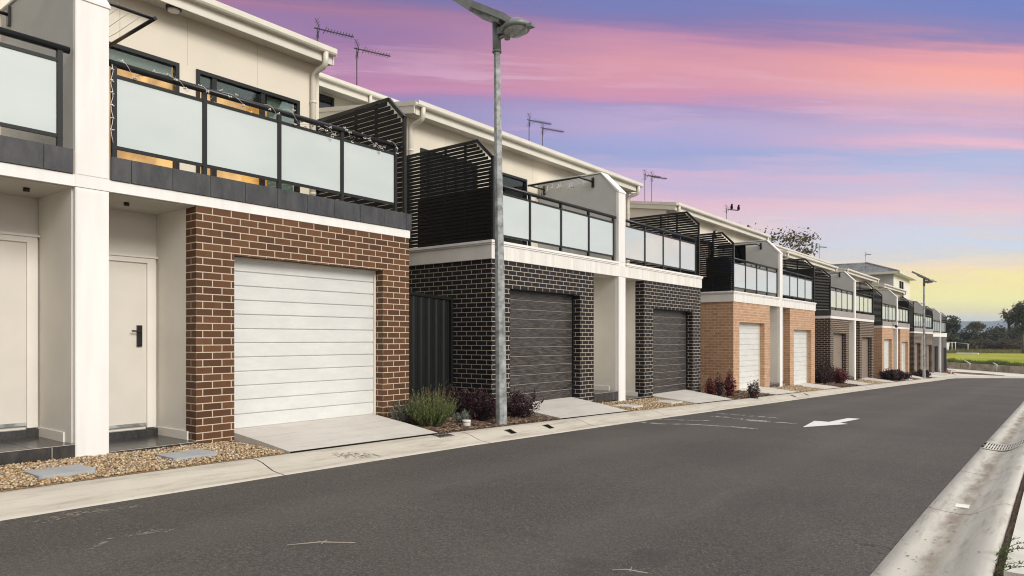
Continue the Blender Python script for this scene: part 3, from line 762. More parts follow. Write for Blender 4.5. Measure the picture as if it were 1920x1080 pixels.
# ------------------------------------------------------------------ steel fence between the first two pairs
fr_ = thing('side_fence', 'dark ribbed steel fence panel closing the gap beside the black brick wall', 'fence', (8.9, 8.6, -1.4))
m = MB(); s = 7.62; zt0, zt1 = .86, .76
def ft(s): return zt0+(zt1-zt0)*(s-7.6)/1.95
while s < 9.5:
    m.prism([(8.90, s), (8.885, s+.03), (8.885, s+.10), (8.90, s+.13), (8.90, s+.19), (8.905, s+.19), (8.905, s+.13), (8.89, s+.10), (8.89, s+.03), (8.905, s)], -1.45, ft(s), 'z'); s += .19
build(m, 'ribbed_sheet', FENCE, fr_)
m = MB().box(8.86, 8.93, 7.60, 9.56, zt0-.04, zt0+.015, zt1-.04, zt1+.015); build(m, 'top_rail', FENCE, fr_)
for c in (8.30, 9.50): build(MB().box(8.85, 8.92, c, c+.05, -1.45, ft(c)-.045), 'fence_post', FENCE, fr_)

# ------------------------------------------------------------------ clotheslines, string lights, porch fittings
def clothesline(p, side, l0=8.6, l1=10.0, arm=.68, parent=None):
    z = p['ztop']+1.92; sw = p['sP0'] if side < 0 else p['sP1']; so = sw+side*arm
    m = MB().box(l0-.03, l0+.03, min(sw, sw+side*.03), max(sw, sw+side*.03), z-.13, z+.10).box(l1-.03, l1+.03, min(sw, sw+side*.03), max(sw, sw+side*.03), z-.13, z+.10)
    for l in (l0, l1): m.tube([(l, sw, z), (l, so, z+.0)], .02, 8)
    m.tube([(l0-.04, so, z), (l1+.04, so, z)], .024, 8)
    o = build(m, 'clothesline', BLACKM, p['party'])
    m = MB()
    for k in range(1, 6):
        s = sw+side*arm*k/6; m.tube([(l0, s, z-.0), ((l0+l1)/2, s, z-.02), (l1, s, z)], .0035, 4)
    c = build(m, 'line_wires', PVC, p['party'])
    return z, so
zc2, so2 = clothesline(P[2], -1, arm=.62)
clothesline(P[1], 1, arm=.78); clothesline(P[1], -1, l0=8.4, l1=9.85, arm=.7)
clothesline(P[3], -1, arm=.6); clothesline(P[4], -1, arm=.6); clothesline(P[6], -1, arm=.5)
# hangers
def hanger(name, label, l, s, z, mat, w_=.14):
    m = MB().tube([(l, s, z+.0), (l, s+.012, z+.02), (l, s+.02, z), (l, s, z-.05)], .006, 5)
    m.tube([(l, s, z-.05), (l-w_, s+.02, z-.12), (l+w_, s-.02, z-.12), (l, s, z-.05)], .010, 5)
    return tag(build(m, name, mat, None, (-l, s, z)), label, 'clothes hanger', 'hangers on the clothesline')
for k, (l, t) in enumerate([(8.75, .3), (9.0, .5), (9.15, .3), (9.25, .65), (9.38, .5), (9.45, .3), (9.52, .6), (9.75, .4)]):
    hanger('clothes_hanger', 'white plastic hanger on the clothesline of the black brick pair', l, P[2]['sP0']-.62*t, zc2-.01, PVC, .05)
hanger('clothes_hanger', 'black plastic hanger on the clothesline of the black brick pair', 10.02, P[2]['sP0']-.1, zc2-.10, BLACKM, .13)['group'] = 'dark hanger'
# string lights
p1 = P[1]; zt = p1['ztop']; lr = D+.06
root = thing('string_lights', 'white blossom string lights wound round the black handrail of the nearest balcony', 'string lights', (lr, p1['sP1']+.1, zt+1.0))
pts = []; a0, a1 = p1['sP1']+.05, p1['sE']-.2
N = 360
for k in range(N+1):
    s = a0+(a1-a0)*k/N; a = k*.17+math.sin(k*.07)*1.3; r = .046+.02*abs(math.sin(k*.11))
    pts.append((lr+r*math.cos(a), s, zt+1.02+r*math.sin(a)-.015*abs(math.sin(k*.05))-(.07*abs(math.sin(k*.045)) if s > a1-1.7 else 0)))
build(MB().tube(pts, .0022, 4), 'wire', PVC, root)
def blossom(c, r, seed):
    q_ = random.Random(seed); m = MB()
    for k in range(5):
        a = 2*math.pi*k/5+q_.random(); e = q_.uniform(-.6, .6)
        d = Vector((math.cos(a)*math.cos(e), math.sin(a)*math.cos(e), math.sin(e)))
        m.tube([c, (c[0]+d.x*r, c[1]+d.y*r, c[2]+d.z*r)], [.003, .008], 4)
    return m
for k in range(86):
    j = int(k*N/86)+rnd.randint(0, 2); pt = pts[min(j, N)]
    if pt[1] < a1-1.7 and k % 2: continue
    c = (pt[0]-.016, pt[1]+rnd.uniform(-.03, .03), pt[2]+rnd.uniform(-.07, .04))
    build(blossom(c, .022, k), 'bulb', PVC, root)
for k in range(6):
    c = (lr-.03, p1['sP1']+.05, zt+.95-.13*k)
    build(blossom(c, .022, 200+k), 'bulb', PVC, root)
build(MB().tube([(lr-.028, p1['sP1']+.05+.012*math.sin(k*1.7), zt+1.0-.07*k) for k in range(13)], .0035, 4), 'wire', PVC, root)
# round light under the eave of the first pair, wall light of the third pair, porch ceiling lights
m = MB().cyl((10.0, p1['s0']+6.55, 0), .105, p1['gz']-.245, p1['gz']-.206, 20); 
eo = build(m, 'eave_light', BLACKM, p1['root'])
build(MB().cyl((10.0, p1['s0']+6.55, 0), .075, p1['gz']-.275, p1['gz']-.246, 20, .085), 'light_lens', PVC, eo)
for s in (p1['s0']+3.75, p1['s0']+4.22, p1['s0']+5.2):
    build(MB().cyl((8.35, s, 0), .03, p1['zs']-.05, p1['zs']-.012, 12), 'sensor', BLACKM, p1['root'])
p3 = P[3]
m = MB().tube([(10.2, p3['s0']+4.1, p3['ztop']+2.45), (10.12, p3['s0']+4.1, p3['ztop']+2.45)], .13, 18)
wl = build(m, 'wall_light', BLACKM, p3['root']); build(MB().blob((10.12, p3['s0']+4.1, p3['ztop']+2.45), .10, 14, 8, (.5, 1, 1)), 'light_lens', PVC, wl)
# laundry and plants on the third balcony
t_ = thing('hanging_towel', 'dark towel hanging from the clothesline of the tan brick pair', 'towel', (9.2, p3['sP0']-.55, p3['ztop']+1.1))
m = MB(); rows = []
for i_ in range(9): rows.append([(8.95+.05*i_, p3['sP0']-.6+.02*math.sin(i_*1.3+j*.3), p3['ztop']+1.90-.09*j) for j in range(8)])
build(m.strip(rows), 'cloth', SCREENM, t_)
t_ = thing('potted_plant', 'broad leaved green plant in a pot behind the glass balcony of the tan pair', 'plant', (8.7, p3['sP0']-.9, p3['ztop']-.07))
build(MB().cyl((8.7, p3['sP0']-.9, 0), .15, p3['ztop']-.0, p3['ztop']+.32, 16, .19), 'pot', GROUT, t_)
m = MB()
for k in range(11):
    a = k*2.4; L_ = rnd.uniform(.5, 1.15); rows = []
    for j in range(7):
        u = j/6; r = .05+L_*.38*u; z = p3['ztop']+.3+L_*(u*1.15-.35*u*u); wd = .11*math.sin(math.pi*min(1, u*.9+.08))
        cx, cy = 8.7+r*math.cos(a), p3['sP0']-.9+r*math.sin(a)
        rows.append([(cx-wd*math.sin(a), cy+wd*math.cos(a), z-.02), (cx, cy, z), (cx+wd*math.sin(a), cy-wd*math.cos(a), z-.02)])
    m.strip(rows)
build(m, 'leaves', GREENL, t_)
t_ = thing('curtain_cloth', 'patterned cloth hung by the balcony door of the tan brick pair', 'cloth', (10.0, p3['s0']+2.6, p3['ztop']+1.0))
rows = [[(10.05+.02*math.sin(i_*1.1), p3['s0']+2.2+.09*i_, p3['ztop']+.4+1.5*j/4) for j in range(5)] for i_ in range(11)]
build(MB().strip(rows), 'cloth', CLOTH, t_)
t_ = thing('blue_storage_cover', 'navy blue cloth stored behind the slatted screen of the tan pair', 'cloth', (8.5, p3['s0']+.3, p3['ztop']))
build(MB().box(8.15, 8.9, p3['s0']+.16, p3['s0']+.45, p3['ztop']+.5, p3['ztop']+1.1), 'cover', NAVY, t_, bevel=.04)
build(MB().box(8.2, 9.7, p3['s0']+.16, p3['s0']+.5, p3['ztop']+.0, p3['ztop']+.48), 'box', SCREENM, t_, bevel=.02)
# security light on the fifth pair
p5 = P[5]; sc = p5['s0']+3.1; zc = p5['zs']+.18
m = MB().box(D-.05, D-.031, sc-.05, sc+.05, zc-.04, zc+.05).tube([(D-.05, sc, zc), (D-.22, sc-.1, zc+.02)], .02, 6).blob((D-.22, sc-.1, zc-.07), .09, 10, 7)
so_ = build(m, 'security_light', BLACKM, p5['root'])
build(MB().prism([(D-.05, zc+.12), (D-.45, zc+.32), (D-.45, zc+.35), (D-.05, zc+.15)], sc-.18, sc+.12), 'small_solar_panel', WHITE, so_)

# ------------------------------------------------------------------ rear houses
def antenna(parent, x, ytop, lat, boomx, base_z, birds=False):
    s = None
    t = (x-960)/F_; s = lat*(CY+t*SY)/(SY-t*CY); d = s*CY+lat*SY; z = (636-ytop)*d/F_
    L_ = 1.0
    m = MB().tube([(lat, s, base_z), (lat, s, z)], .016, 6)
    dl = -.35; ds = math.sqrt(1-dl*dl)
    pt = lambda u, o=0, dz=0: (lat+dl*u-ds*o, s+ds*u-dl*o*-1, z-.02+dz)
    m.tube([pt(-.08), pt(L_)], .018, 5)
    for k in range(9):
        u = .28+k*(L_-.3)/8.5; w_ = .09; m.tube([pt(u, -w_, -.03), pt(u, w_, .03)], .009, 4)
    for sg in (1, -1):
        m.tube([pt(.06, 0, 0), pt(.02, 0, .12*sg), pt(-.06+.10*(sg < 0), 0, .26*sg)], .010, 4)
        for k in range(3): m.tube([pt(.03-.02*k, -.16, .07*sg*(k+1)), pt(.03-.02*k, .16, .07*sg*(k+1))], .006, 4)
    m.tube([pt(.16, -.02, -.09), pt(.26, 0, .10)], .012, 4)
    build(m, 'antenna', STEELD, parent)
    return s, z
def rear(s0, s1, lat, gz, label, wins=(), dps=()):
    r = thing('rear_house', label, 'building', (lat+.4, s0, zg(s0)), 'houses behind the lane row')
    lw = lat+.55
    m = MB().box(lw, lw+8, s0, s1, zg(s1)-.3, gz-.16)
    # window recess is laid proud of the wall as a framed unit
    wl_ = build(m, 'wall', CREAM, r)
    for (a, b, z0, z1) in wins:
        f = MB().box(lw-.05, lw-.001, a, a+.06, z0, z1).box(lw-.05, lw-.001, b-.06, b, z0, z1).box(lw-.05, lw-.001, a+.06, b-.06, z1-.06, z1).box(lw-.05, lw-.001, a+.06, b-.06, z0, z0+.06)
        wo = build(f, 'window', BLACKM, r)
        build(MB().box(lw-.016, lw-.012, a+.06, b-.06, z0+.06, z1-.06), 'pane', GLASS, wo)
        build(MB().box(lw-.008, lw-.002, a+.06, b-.06, z0+.06, z1-.06), 'blind', BLIND, wo)
    rs = .10; zz = gz-.05
    ro = build(MB().prism([(lat+.06, zz), (lat+9, zz+rs*9), (lat+9, zz+rs*9-.08), (lat+.06, zz-.05)], s0-.2, s1+.2), 'roof', ROOFM, r)
    build(MB().prism([(lat-.06, gz), (lat+.05, gz), (lat+.05, gz-.11), (lat-.04, gz-.11), (lat-.06, gz-.08)], s0-.22, s1+.22), 'gutter', GUT, ro)
    build(MB().box(lat+.052, lat+.075, s0-.2, s1+.2, gz-.27, gz-.05), 'fascia', GUT, ro)
    build(MB().box(lat+.076, lw-.001, s0-.19, s1+.19, gz-.21, gz-.20), 'soffit', SOFF, ro)
    for c in dps:
        build(MB().tube([(lat, c, gz-.1), (lat, c, gz-.3), (lat+.08, c, gz-.36), (lw-.12, c-.0, gz-.42), (lw-.06, c, gz-.5), (lw-.06, c, gz-3)], .045, 10), 'downpipe', GUT, ro)
    return r
r2 = rear(5.0, 26.2, 13.9, 6.35, 'cream two storey house behind the black brick pair carrying roof antennas', wins=[(8.9, 11.15, 4.7, 6.08)], dps=[11.9])
r3 = rear(28.4, 42.2, 13.9, 5.95, 'cream two storey house behind the gap after the nearer tan pair')
r4 = rear(43.0, 57.5, 13.9, 5.9, 'cream two storey house behind the farther tan pair')
antenna(r2, 595, 52, 15.5, 660, 6.2); antenna(r2, 669, 90, 15.5, 723, 6.2)
antenna(r2, 992, 224, 15.5, 1026, 6.2); antenna(r2, 1017, 239, 15.5, 1047, 6.2)
antenna(r3, 1209, 327, 15.5, 1240, 6.0); antenna(r3, 1222, 330, 15.5, 1245, 6.0)
ab = antenna(r3, 1362, 391, 15.5, 1385, 6.0)
antenna(r4, 1536, 462, 15.5, 1545, 5.9); antenna(r4, 1623, 476, 16.5, 1628, 5.9)
for k, (u, lab) in enumerate([(.45, 'small dark bird perched mid way along the roof antenna'), (1.05, 'small dark bird perched at the tip of the roof antenna')]):
    s, z = ab[0]+u*.94, ab[1]; l = 15.5-.35*u
    m = MB().blob((l, s, z+.12), .11, 8, 6, (.7, 1.1, 1.3)).blob((l, s+.05, z+.28), .06, 8, 6).tube([(l, s-.05, z+.08), (l, s-.16, z-.06)], [.04, .02], 5).tube([(l, s+.09, z+.28), (l, s+.14, z+.275)], [.018, .004], 5)
    tag(build(m, 'bird', SCREENM, None, (-l, s, z)), lab, 'bird', 'birds on the antenna')
# tiled hip roof house at the end
hl, hs_ = 13.6, 82.0
hh = thing('hip_roof_house', 'two storey house with grey tiled hip roof rising behind the end of the row', 'building', (hl, hs_, -3.0))
ez = 7.0
build(MB().box(hl, hl+12, hs_, hs_+10, -3.1, ez), 'wall', RENDER, hh)
build(MB().box(hl-.03, hl-.002, hs_+.02, hs_+10, -3.0, ez-.01), 'front_wall', PORCHW, hh)
e_ = .6
rb = [(-(hl-e_), hs_-e_, ez), (-(hl+12+e_), hs_-e_, ez), (-(hl+12+e_), hs_+10+e_, ez), (-(hl-e_), hs_+10+e_, ez)]
rg = [(-(hl+3.4), hs_+4.5, ez+1.5), (-(hl+9), hs_+4.5, ez+1.5)]
m = MB()
def rows_of(a, b, c, d, n=11):
    A, B, C_, D2 = Vector(a), Vector(b), Vector(c), Vector(d)
    for k in range(n):
        t0, t1 = k/n, (k+1)/n
        lo = [A.lerp(D2, t0), B.lerp(C_, t0)]; hi = [A.lerp(D2, t1), B.lerp(C_, t1)]
        up_ = Vector((0, 0, .06))
        m.quad(lo[0]+up_, lo[1]+up_, hi[1]+up_*.15, hi[0]+up_*.15); m.quad(lo[0], lo[1], lo[1]+up_, lo[0]+up_)
rows_of(rb[0], rb[1], rg[1], rg[0]); rows_of(rb[1], rb[2], rg[1], rg[1]); rows_of(rb[2], rb[3], rg[0], rg[1]); rows_of(rb[3], rb[0], rg[0], rg[0])
ho = build(m, 'roof', RTILE, hh)
m = MB()
for a, b in ((rb[0], rg[0]), (rb[1], rg[1]), (rg[0], rg[1])): m.tube([(-a[0], a[1], a[2]+.05), (-b[0], b[1], b[2]+.08)], .10, 6)
build(m, 'ridge_capping', RTILE, ho)
build(MB().box(hl-e_-.08, hl+12+e_, hs_-e_-.1, hs_-e_, ez-.2, ez+.02).box(hl-e_-.1, hl-e_, hs_-e_-.1, hs_+10+e_, ez-.19, ez+.03).box(hl-e_, hl-.04, hs_-e_, hs_+10+e_, ez-.2, ez-.17).box(hl-.0, hl+12, hs_-e_, hs_-.002, ez-.2, ez-.17), 'eave', GUT, ho)
wo = build(MB().box(hl-.08, hl-.031, hs_+3, hs_+5.6, ez-2.7, ez-.6), 'window', WHITE, hh)
build(MB().box(hl-.1, hl-.081, hs_+3.1, hs_+4.2, ez-2.6, ez-.7).box(hl-.1, hl-.081, hs_+4.4, hs_+5.5, ez-2.6, ez-.7), 'pane', SCREENM, wo)

# ------------------------------------------------------------------ street lamps
def street_lamp(l, s, z0, H, label, lean=0.0):
    r = thing('street_lamp', label, 'street lamp', (l, s, z0), 'solar street lamps along the lane')
    q_ = lambda dl, ds, z: (l+dl+lean*(z/H), s+ds, z0+z)
    build(MB().tube([q_(0, 0, -.1), q_(0, 0, H-.42)], [.095, .052], 8, smooth=False), 'pole', GALV, r)
    build(MB().tube([q_(0, 0, H-.45), q_(0, 0, H+.02)], .068, 16).tube([q_(0, 0, H-.455), q_(0, 0, H-.43)], .075, 16), 'sleeve', LAMPG, r)
    # the panel: frame box tilted, high end towards the houses, low end out past the pole
    c = Vector((-(l+lean), s, z0+H+.09))
    ax = Vector((.86, .10, -.50)).normalized()            # long axis, from high end to low end
    ay = Vector((-.1, 1, .02)); ay = (ay-ax*ay.dot(ax)).normalized(); az = ax.cross(ay).normalized()
    if az.z < 0: az = -az
    def obox(c, a0, a1, b0, b1, h0, h1):
        mm = MB(); P_ = [c+ax*a+ay*b+az*h for h in (h0, h1) for a, b in ((a0, b0), (a1, b0), (a1, b1), (a0, b1))]
        mm.v = [tuple(v) for v in P_]; mm.f = [(0, 3, 2, 1), (4, 5, 6, 7), (0, 1, 5, 4), (1, 2, 6, 5), (2, 3, 7, 6), (3, 0, 4, 7)]; return mm
    so = build(obox(c, -.80, .36, -.30, .30, -.02, .07), 'solar_panel', LAMPG, r)
    build(obox(c, -.78, .34, -.28, .28, .071, .076), 'cells', SOLAR, so)
    build(obox(c, -.42, .22, -.20, .20, -.07, -.021), 'battery_box', GALV, so)
    # arm and luminaire
    hx, hz = .36, H-.17
    build(MB().tube([(l+lean-.05, s, z0+H-.24), (l+lean-.25, s+.02, z0+hz-.04)], .028, 8), 'arm', GALV, r)
    hd = MB(); n = 28; bl = len(hd.v)
    prof = [(.02, .12), (.14, .11), (.21, .06), (.235, .01), (.225, -.02), (.19, -.03)]
    for rr, zz_ in prof:
        for j in range(n):
            a = 2*math.pi*j/n; hd.v.append((-(l+lean)+hx+rr*.98*math.cos(a), s+.03+rr*math.sin(a), z0+hz+zz_+.12*rr*math.cos(a)*1.0))
    for i_ in range(len(prof)-1):
        for j in range(n): hd.f.append((i_*n+j, i_*n+(j+1) % n, (i_+1)*n+(j+1) % n, (i_+1)*n+j)); hd.sm.append(len(hd.f)-1)
    hd.f.append(tuple(range(n-1, -1, -1)))
    ho_ = build(hd, 'lamp_head', LAMPG, r)
    ln = MB(); bl = 0
    for k_, (rr, zz_) in enumerate([(.188, -.031), (.15, -.07), (.08, -.095), (.01, -.10)]):
        for j in range(n):
            a = 2*math.pi*j/n; ln.v.append((-(l+lean)+hx+rr*.98*math.cos(a), s+.03+rr*math.sin(a), z0+hz+zz_+.12*rr*math.cos(a)))
    for i_ in range(3):
        for j in range(n): ln.f.append((i_*n+j, (i_+1)*n+j, (i_+1)*n+(j+1) % n, i_*n+(j+1) % n)); ln.sm.append(len(ln.f)-1)
    build(ln, 'lens', LENSM, ho_)
    build(MB().box(l+lean-.30, l+lean-.06, s-.07, s+.11, z0+hz-.03, z0+hz+.07).cyl((l+lean-.20, s+.02), .045, z0+hz-.12, z0+hz-.03, 12), 'sensor_box', LAMPG, ho_)
    build(MB().tube([(l+lean-.52, s+.03, z0+hz+.02), (l+lean-.66, s+.03, z0+hz-.03)], .02, 6).box(l+lean-.70, l+lean-.60, s-.02, s+.08, z0+hz-.05, z0+hz+.0), 'camera_pod', LAMPG, ho_)
    return r
street_lamp(6.93, 8.60, zr(8.6)+.09, 6.36, 'tall galvanised solar street lamp beside the green bush in front of the black brick pair', .10)
street_lamp(6.93, 52.6, zr(52.6)+.09, 6.5, 'galvanised solar street lamp farther down the lane, near the end of the row')

# ------------------------------------------------------------------ planting
def rosemary(l, s, z, h, label, n=400, mat=ROSE, spread=.6, need=.02, nk=28):
    r = thing('bush', label, 'bush', (l, s, z)); q_ = random.Random(int(s*31+l*7)); st = MB(); lf = MB()
    for k in range(n):
        a = q_.uniform(0, 6.28); e = q_.random()**.6; tilt = e*spread
        L_ = h*q_.uniform(.6, 1.2)*(1-.35*e*e)
        base = Vector((-l+.16*q_.random()*math.cos(a), s+.16*q_.random()*math.sin(a), z))
        d = Vector((math.cos(a)*math.sin(tilt*1.6), math.sin(a)*math.sin(tilt*1.6), math.cos(tilt*1.6)))
        pts = [base+d*L_*u+Vector((0, 0, .12*h*u*u)) for u in (0, .5, 1)]
        st.tube([(-p.x, p.y, p.z) for p in pts], [.004, .003, .0015], 3, False, False)
        for j in range(nk):
            u = .18+.82*j/nk; p = base+d*L_*u+Vector((0, 0, .12*h*u*u)); b = q_.uniform(0, 6.28)
            dd = (Vector((math.cos(b), math.sin(b), q_.uniform(.5, 1.4)))).normalized()*need*q_.uniform(.8, 1.3)
            sd = dd.cross(Vector((q_.random(), q_.random(), q_.random()))).normalized()*need*.18
            lf.quad(p-sd, p+sd, p+dd+sd*.4, p+dd-sd*.4)
    build(st, 'stems', STEM, r); build(lf, 'leaves', mat, r); return r
def shrub(l, s, z, h, w_, label, mat, n=26, leaf=.022, per=55, name='shrub', sd=None, ground=.0):
    """branches with small rounded leaves"""
    r = thing(name, label, 'shrub', (l, s, z)); q_ = random.Random(sd or int(s*41+l*13)); st = MB(); lf = MB()
    for k in range(n):
        a = q_.uniform(0, 6.28); rr = w_*math.sqrt(q_.random()); top = h*q_.uniform(.6, 1.05)*(1-.35*(rr/w_)**2)
        b = Vector((-l+rr*.35*math.cos(a), s+rr*.35*math.sin(a), z)); e = Vector((-l+rr*math.cos(a), s+rr*math.sin(a), z+top))
        mid = b.lerp(e, .5)+Vector((q_.uniform(-.05, .05), q_.uniform(-.05, .05), 0))*w_
        pts = [b, mid, e]; st.tube([(-p.x, p.y, p.z) for p in pts], [.006, .004, .002], 3, False, False)
        for j in range(per):
            u = q_.uniform(.12, 1.0); p = b.lerp(mid, u*2) if u < .5 else mid.lerp(e, u*2-1)
            p = p+Vector((q_.gauss(0, 1), q_.gauss(0, 1), q_.gauss(0, 1)))*leaf*(1.7-u*.7)
            n_ = Vector((q_.uniform(-1, 1), q_.uniform(-1, 1), q_.uniform(-.3, 1))).normalized()
            x = n_.cross(Vector((0, 0, 1))).normalized()*leaf*q_.uniform(.5, 1); y = n_.cross(x).normalized()*leaf*q_.uniform(.4, .75)
            lf.quad(p-x, p-y, p+x, p+y)
    build(st, 'stems', STEM, r); build(lf, 'leaves', mat, r); return r
zq = lambda l, s: vz(l, s)+.01
rosemary(7.40, 7.50, zq(7.42, 7.52), .50, 'round bright green rosemary like bush at the kerbside bed between the two nearest pairs')
rosemary(7.80, 7.35, zq(7.8, 7.35), .42, 'small sage grey bush tucked behind the green bush against the brown brick corner', n=90, mat=SAGE, need=.03)
shrub(7.35, 8.15, zq(7.35, 8.15), .24, .20, 'low silver green herb beside the white pipe cap', SAGE, 18, .016, 40)
shrub(8.25, 8.75, zq(8.25, 8.75), .58, .42, 'dark purple shrub in front of the ribbed steel fence', PURP, 60, .024, 90)
shrub(8.1, 9.25, zq(8.1, 9.25), .52, .40, 'dark purple shrub against the black brick side wall', PURP, 55, .024, 90)
shrub(7.45, 8.75, zq(7.45, 8.75), .46, .33, 'dark purple shrub just behind the near street lamp pole', PURP, 34, .022, 80)
shrub(7.35, 9.65, zq(7.35, 9.65), .50, .44, 'dark purple shrub right of the near street lamp by the driveway', PURP, 44, .020, 80)
for k, (l, s, h, wd, mt, lab) in enumerate([
        (7.57, 18.61, .55, .15, REDL, 'leftmost crimson shrub by the side wall of the nearer tan pair'),
        (7.38, 18.75, .60, .16, PURP, 'dark upright shrub between two crimson shrubs at the nearer tan pair'),
        (7.21, 19.11, .72, .14, REDL, 'tall crimson shrub at the corner of the nearer tan pair'),
        (6.64, 19.33, .58, .17, PURP, 'crimson twiggy shrub standing before the first white garage door of the nearer tan pair'),
        (8.0, 32.4, .95, .45, PURP, 'dark purple shrub against the side wall of the brown pair with taupe doors'),
        (7.6, 33.1, .75, .42, REDL, 'maroon shrub at the corner of the brown pair with taupe doors'),
        (7.9, 31.5, .7, .4, PURP, 'dark purple shrub beside the last pier of the nearer tan pair')]):
    shrub(l, s, zq(l, s), h, wd, lab, mt, (20, 14, 28, 16)[k] if k < 4 else 60, .03, 40 if k < 4 else 60)
for k in range(7):
    l, s = 7.25+.12*math.sin(k*2), 42.4+k*.62
    shrub(l, s, zq(l, s), .62-.03*k, .45, 'one of the dark purple shrubs of the long hedge before the farther tan pair', PURP, 45, .045, 60)['group'] = 'purple hedge shrubs before the farther tan pair'
for k in range(4):
    s = 53.6+k*.6; shrub(7.3, s, zq(7.3, s), .45, .4, 'one of the dark shrubs near the foot of the far street lamp', PURP, 30, .05, 40)['group'] = 'dark shrubs near the far lamp'
# white pipe cap and lamp-side fittings
l, s = 7.06, 7.92; z = zq(l, s)
t_ = thing('inspection_pipe', 'short white pvc pipe cap standing in the bark mulch by the green bush', 'pipe cap', (l, s, z))
build(MB().cyl((l, s), .060, z-.02, z+.09, 20), 'pipe', CONC2, t_); build(MB().cyl((l, s), .066, z+.075, z+.105, 20), 'cap', PVC, t_)
# kerb holes, grates
def on_kerb(l, s):
    for (a, za), (b, zb_) in zip(KL, KL[1:]):
        if b <= l <= a: return zr(s)+za+(zb_-za)*(l-a)/(b-a)
    return zr(s)
def kerb_hole(s, label, l0=6.36, l1=6.50, w_=.14):
    m = MB(); z0, z1 = on_kerb(l0, s)+.004, on_kerb(l1, s)+.004
    m.quad((-l0, s, z0), (-l1, s, z1), (-l1, s+w_, z1-.003), (-l0, s+w_, z0-.003))
    t2 = thing('kerb_outlet', label, 'drain outlet', (l1, s, z1), 'drain outlets in the left kerb')
    build(m, 'opening', SCREENM, t2)
    f = MB().tube([(l0, s-.005, z0), (l1, s-.005, z1)], .006, 4).tube([(l0, s+w_+.005, z0), (l1, s+w_+.005, z1)], .006, 4)
    build(f, 'rim', GROUT, t2)
kerb_hole(8.12, 'dark rectangular drain outlet cut in the kerb just below the near lamp pole')
kerb_hole(9.1, 'dark rectangular drain outlet cut in the kerb right of the near lamp pole')
kerb_hole(22.2, 'small drain outlet in the kerb before the first white door of the nearer tan pair'); kerb_hole(23.6, 'second small drain outlet in the kerb of the nearer tan pair, farther from the camera')
t_ = thing('kerb_grate', 'small slotted dark grate in the kerb beside the brown pair driveway', 'drain grate', (6.6, 6.95, on_kerb(6.6, 6.95)))
m = MB()
for k in range(6): 
    s = 6.78+k*.05; m.quad((-6.50, s, on_kerb(6.5, s)+.012), (-6.68, s, on_kerb(6.68, s)+.012), (-6.68, s+.024, on_kerb(6.68, s)+.012), (-6.50, s+.024, on_kerb(6.5, s)+.012))
build(m, 'slots', SCREENM, t_)
# big grate on the right
gs = 12.0
def kz(l, s):
    for (a, za), (b, zb_) in zip(KR, KR[1:]):
        if b <= l <= a: return zr(s)+za+(zb_-za)*(l-a)/(b-a)
    return zr(s)
t_ = thing('gutter_grate', 'steel bar drainage grate set across the right hand gutter', 'drain grate', (.6, gs, zr(gs)))
m = MB(); pr = [.86, .8, .7, .6, .5, .42, .35, .29]
m.strip([[(l, s, kz(l, s)+.006) for l in pr] for s in (gs-.30, gs+.55)])
build(m, 'pit', SCREENM, t_)
m = MB()
for k in range(17):
    l = .82-k*.032
    m.tube([(l, gs-.28, kz(l, gs)+.014), (l, gs+.5, kz(l, gs+.5)+.014)], .0115, 4)
for s in (gs-.30, gs+.1, gs+.53): m.tube([(l, s, kz(l, s)+.012) for l in pr], .010, 4)
build(m, 'bars', CONC3, t_)
t_b = MB(); t_b.strip([[(l, s, kz(l, s)+.009) for l in (.862, .83)] for s in (gs-.34, gs+.58)])
build(t_b, 'frame_edge', CONC3, t_)
# litter, leaves, twigs
o = MB().box(.60, .70, 7.02, 7.16, kz(.65, 7.1)+.004, kz(.65, 7.1)+.010)
tag(build(o, 'paper_scrap', PAPER, None, (-.65, 7.1, kz(.65, 7.1))), 'white scrap of paper lying in the right hand gutter', 'litter')
m = MB(); q_ = random.Random(5)
for k in range(170):
    s = q_.uniform(3.6, 14)**1.0; l = q_.choice([q_.gauss(.66, .07), q_.uniform(.35, .9)]); 
    if not .33 < l < 1.0: continue
    z = (kz(l, s) if l < .86 else zr(s))+.006; a = q_.uniform(0, 3.14); w_, h = q_.uniform(.006, .022), q_.uniform(.003, .008)
    ca, sa = math.cos(a), math.sin(a); m.quad(*[(-l+ca*x-sa*y, s+sa*x+ca*y, z+.002*x) for x, y in ((-w_, 0), (0, -h), (w_, 0), (0, h))])
tag(build(m, 'leaf_litter', MUL), 'scattered dry leaf bits lying in the right hand gutter', 'leaf litter', kind='stuff')
m = MB(); 
for k in range(60):
    s = q_.uniform(1.8, 12); l = 6.12+q_.uniform(-.03, .25); z = on_kerb(l, s)+.005; a = q_.uniform(0, 3.14); w_, h = q_.uniform(.005, .014), q_.uniform(.003, .007)
    ca, sa = math.cos(a), math.sin(a); m.quad(*[(-l+ca*x-sa*y, s+sa*x+ca*y, z) for x, y in ((-w_, 0), (0, -h), (w_, 0), (0, h))])
tag(build(m, 'leaf_litter', MUL), 'dark leaf bits along the foot of the left hand kerb', 'leaf litter', kind='stuff')
m = MB()
for k in range(120):
    u = q_.random(); s = 4.95+.55*u+q_.gauss(0, .03); l = 6.45-.16*u+q_.gauss(0, .045); z = on_kerb(min(6.7, l), s)+.004; w_, h = q_.uniform(.006, .03), q_.uniform(.0015, .005); a = 1.3+q_.gauss(0, .35); ca, sa = math.cos(a), math.sin(a)
    m.quad(*[(-l+ca*x-sa*y, s+sa*x+ca*y, on_kerb(min(6.75, max(6.1, l-(ca*x-sa*y))), s)+.004) for x, y in ((-w_, 0), (0, -h), (w_, 0), (0, h))])
tag(build(m, 'tyre_scuffs', ASPH), 'dark tyre scuff marks on the kerb before the white garage door', 'scuff marks', kind='stuff')
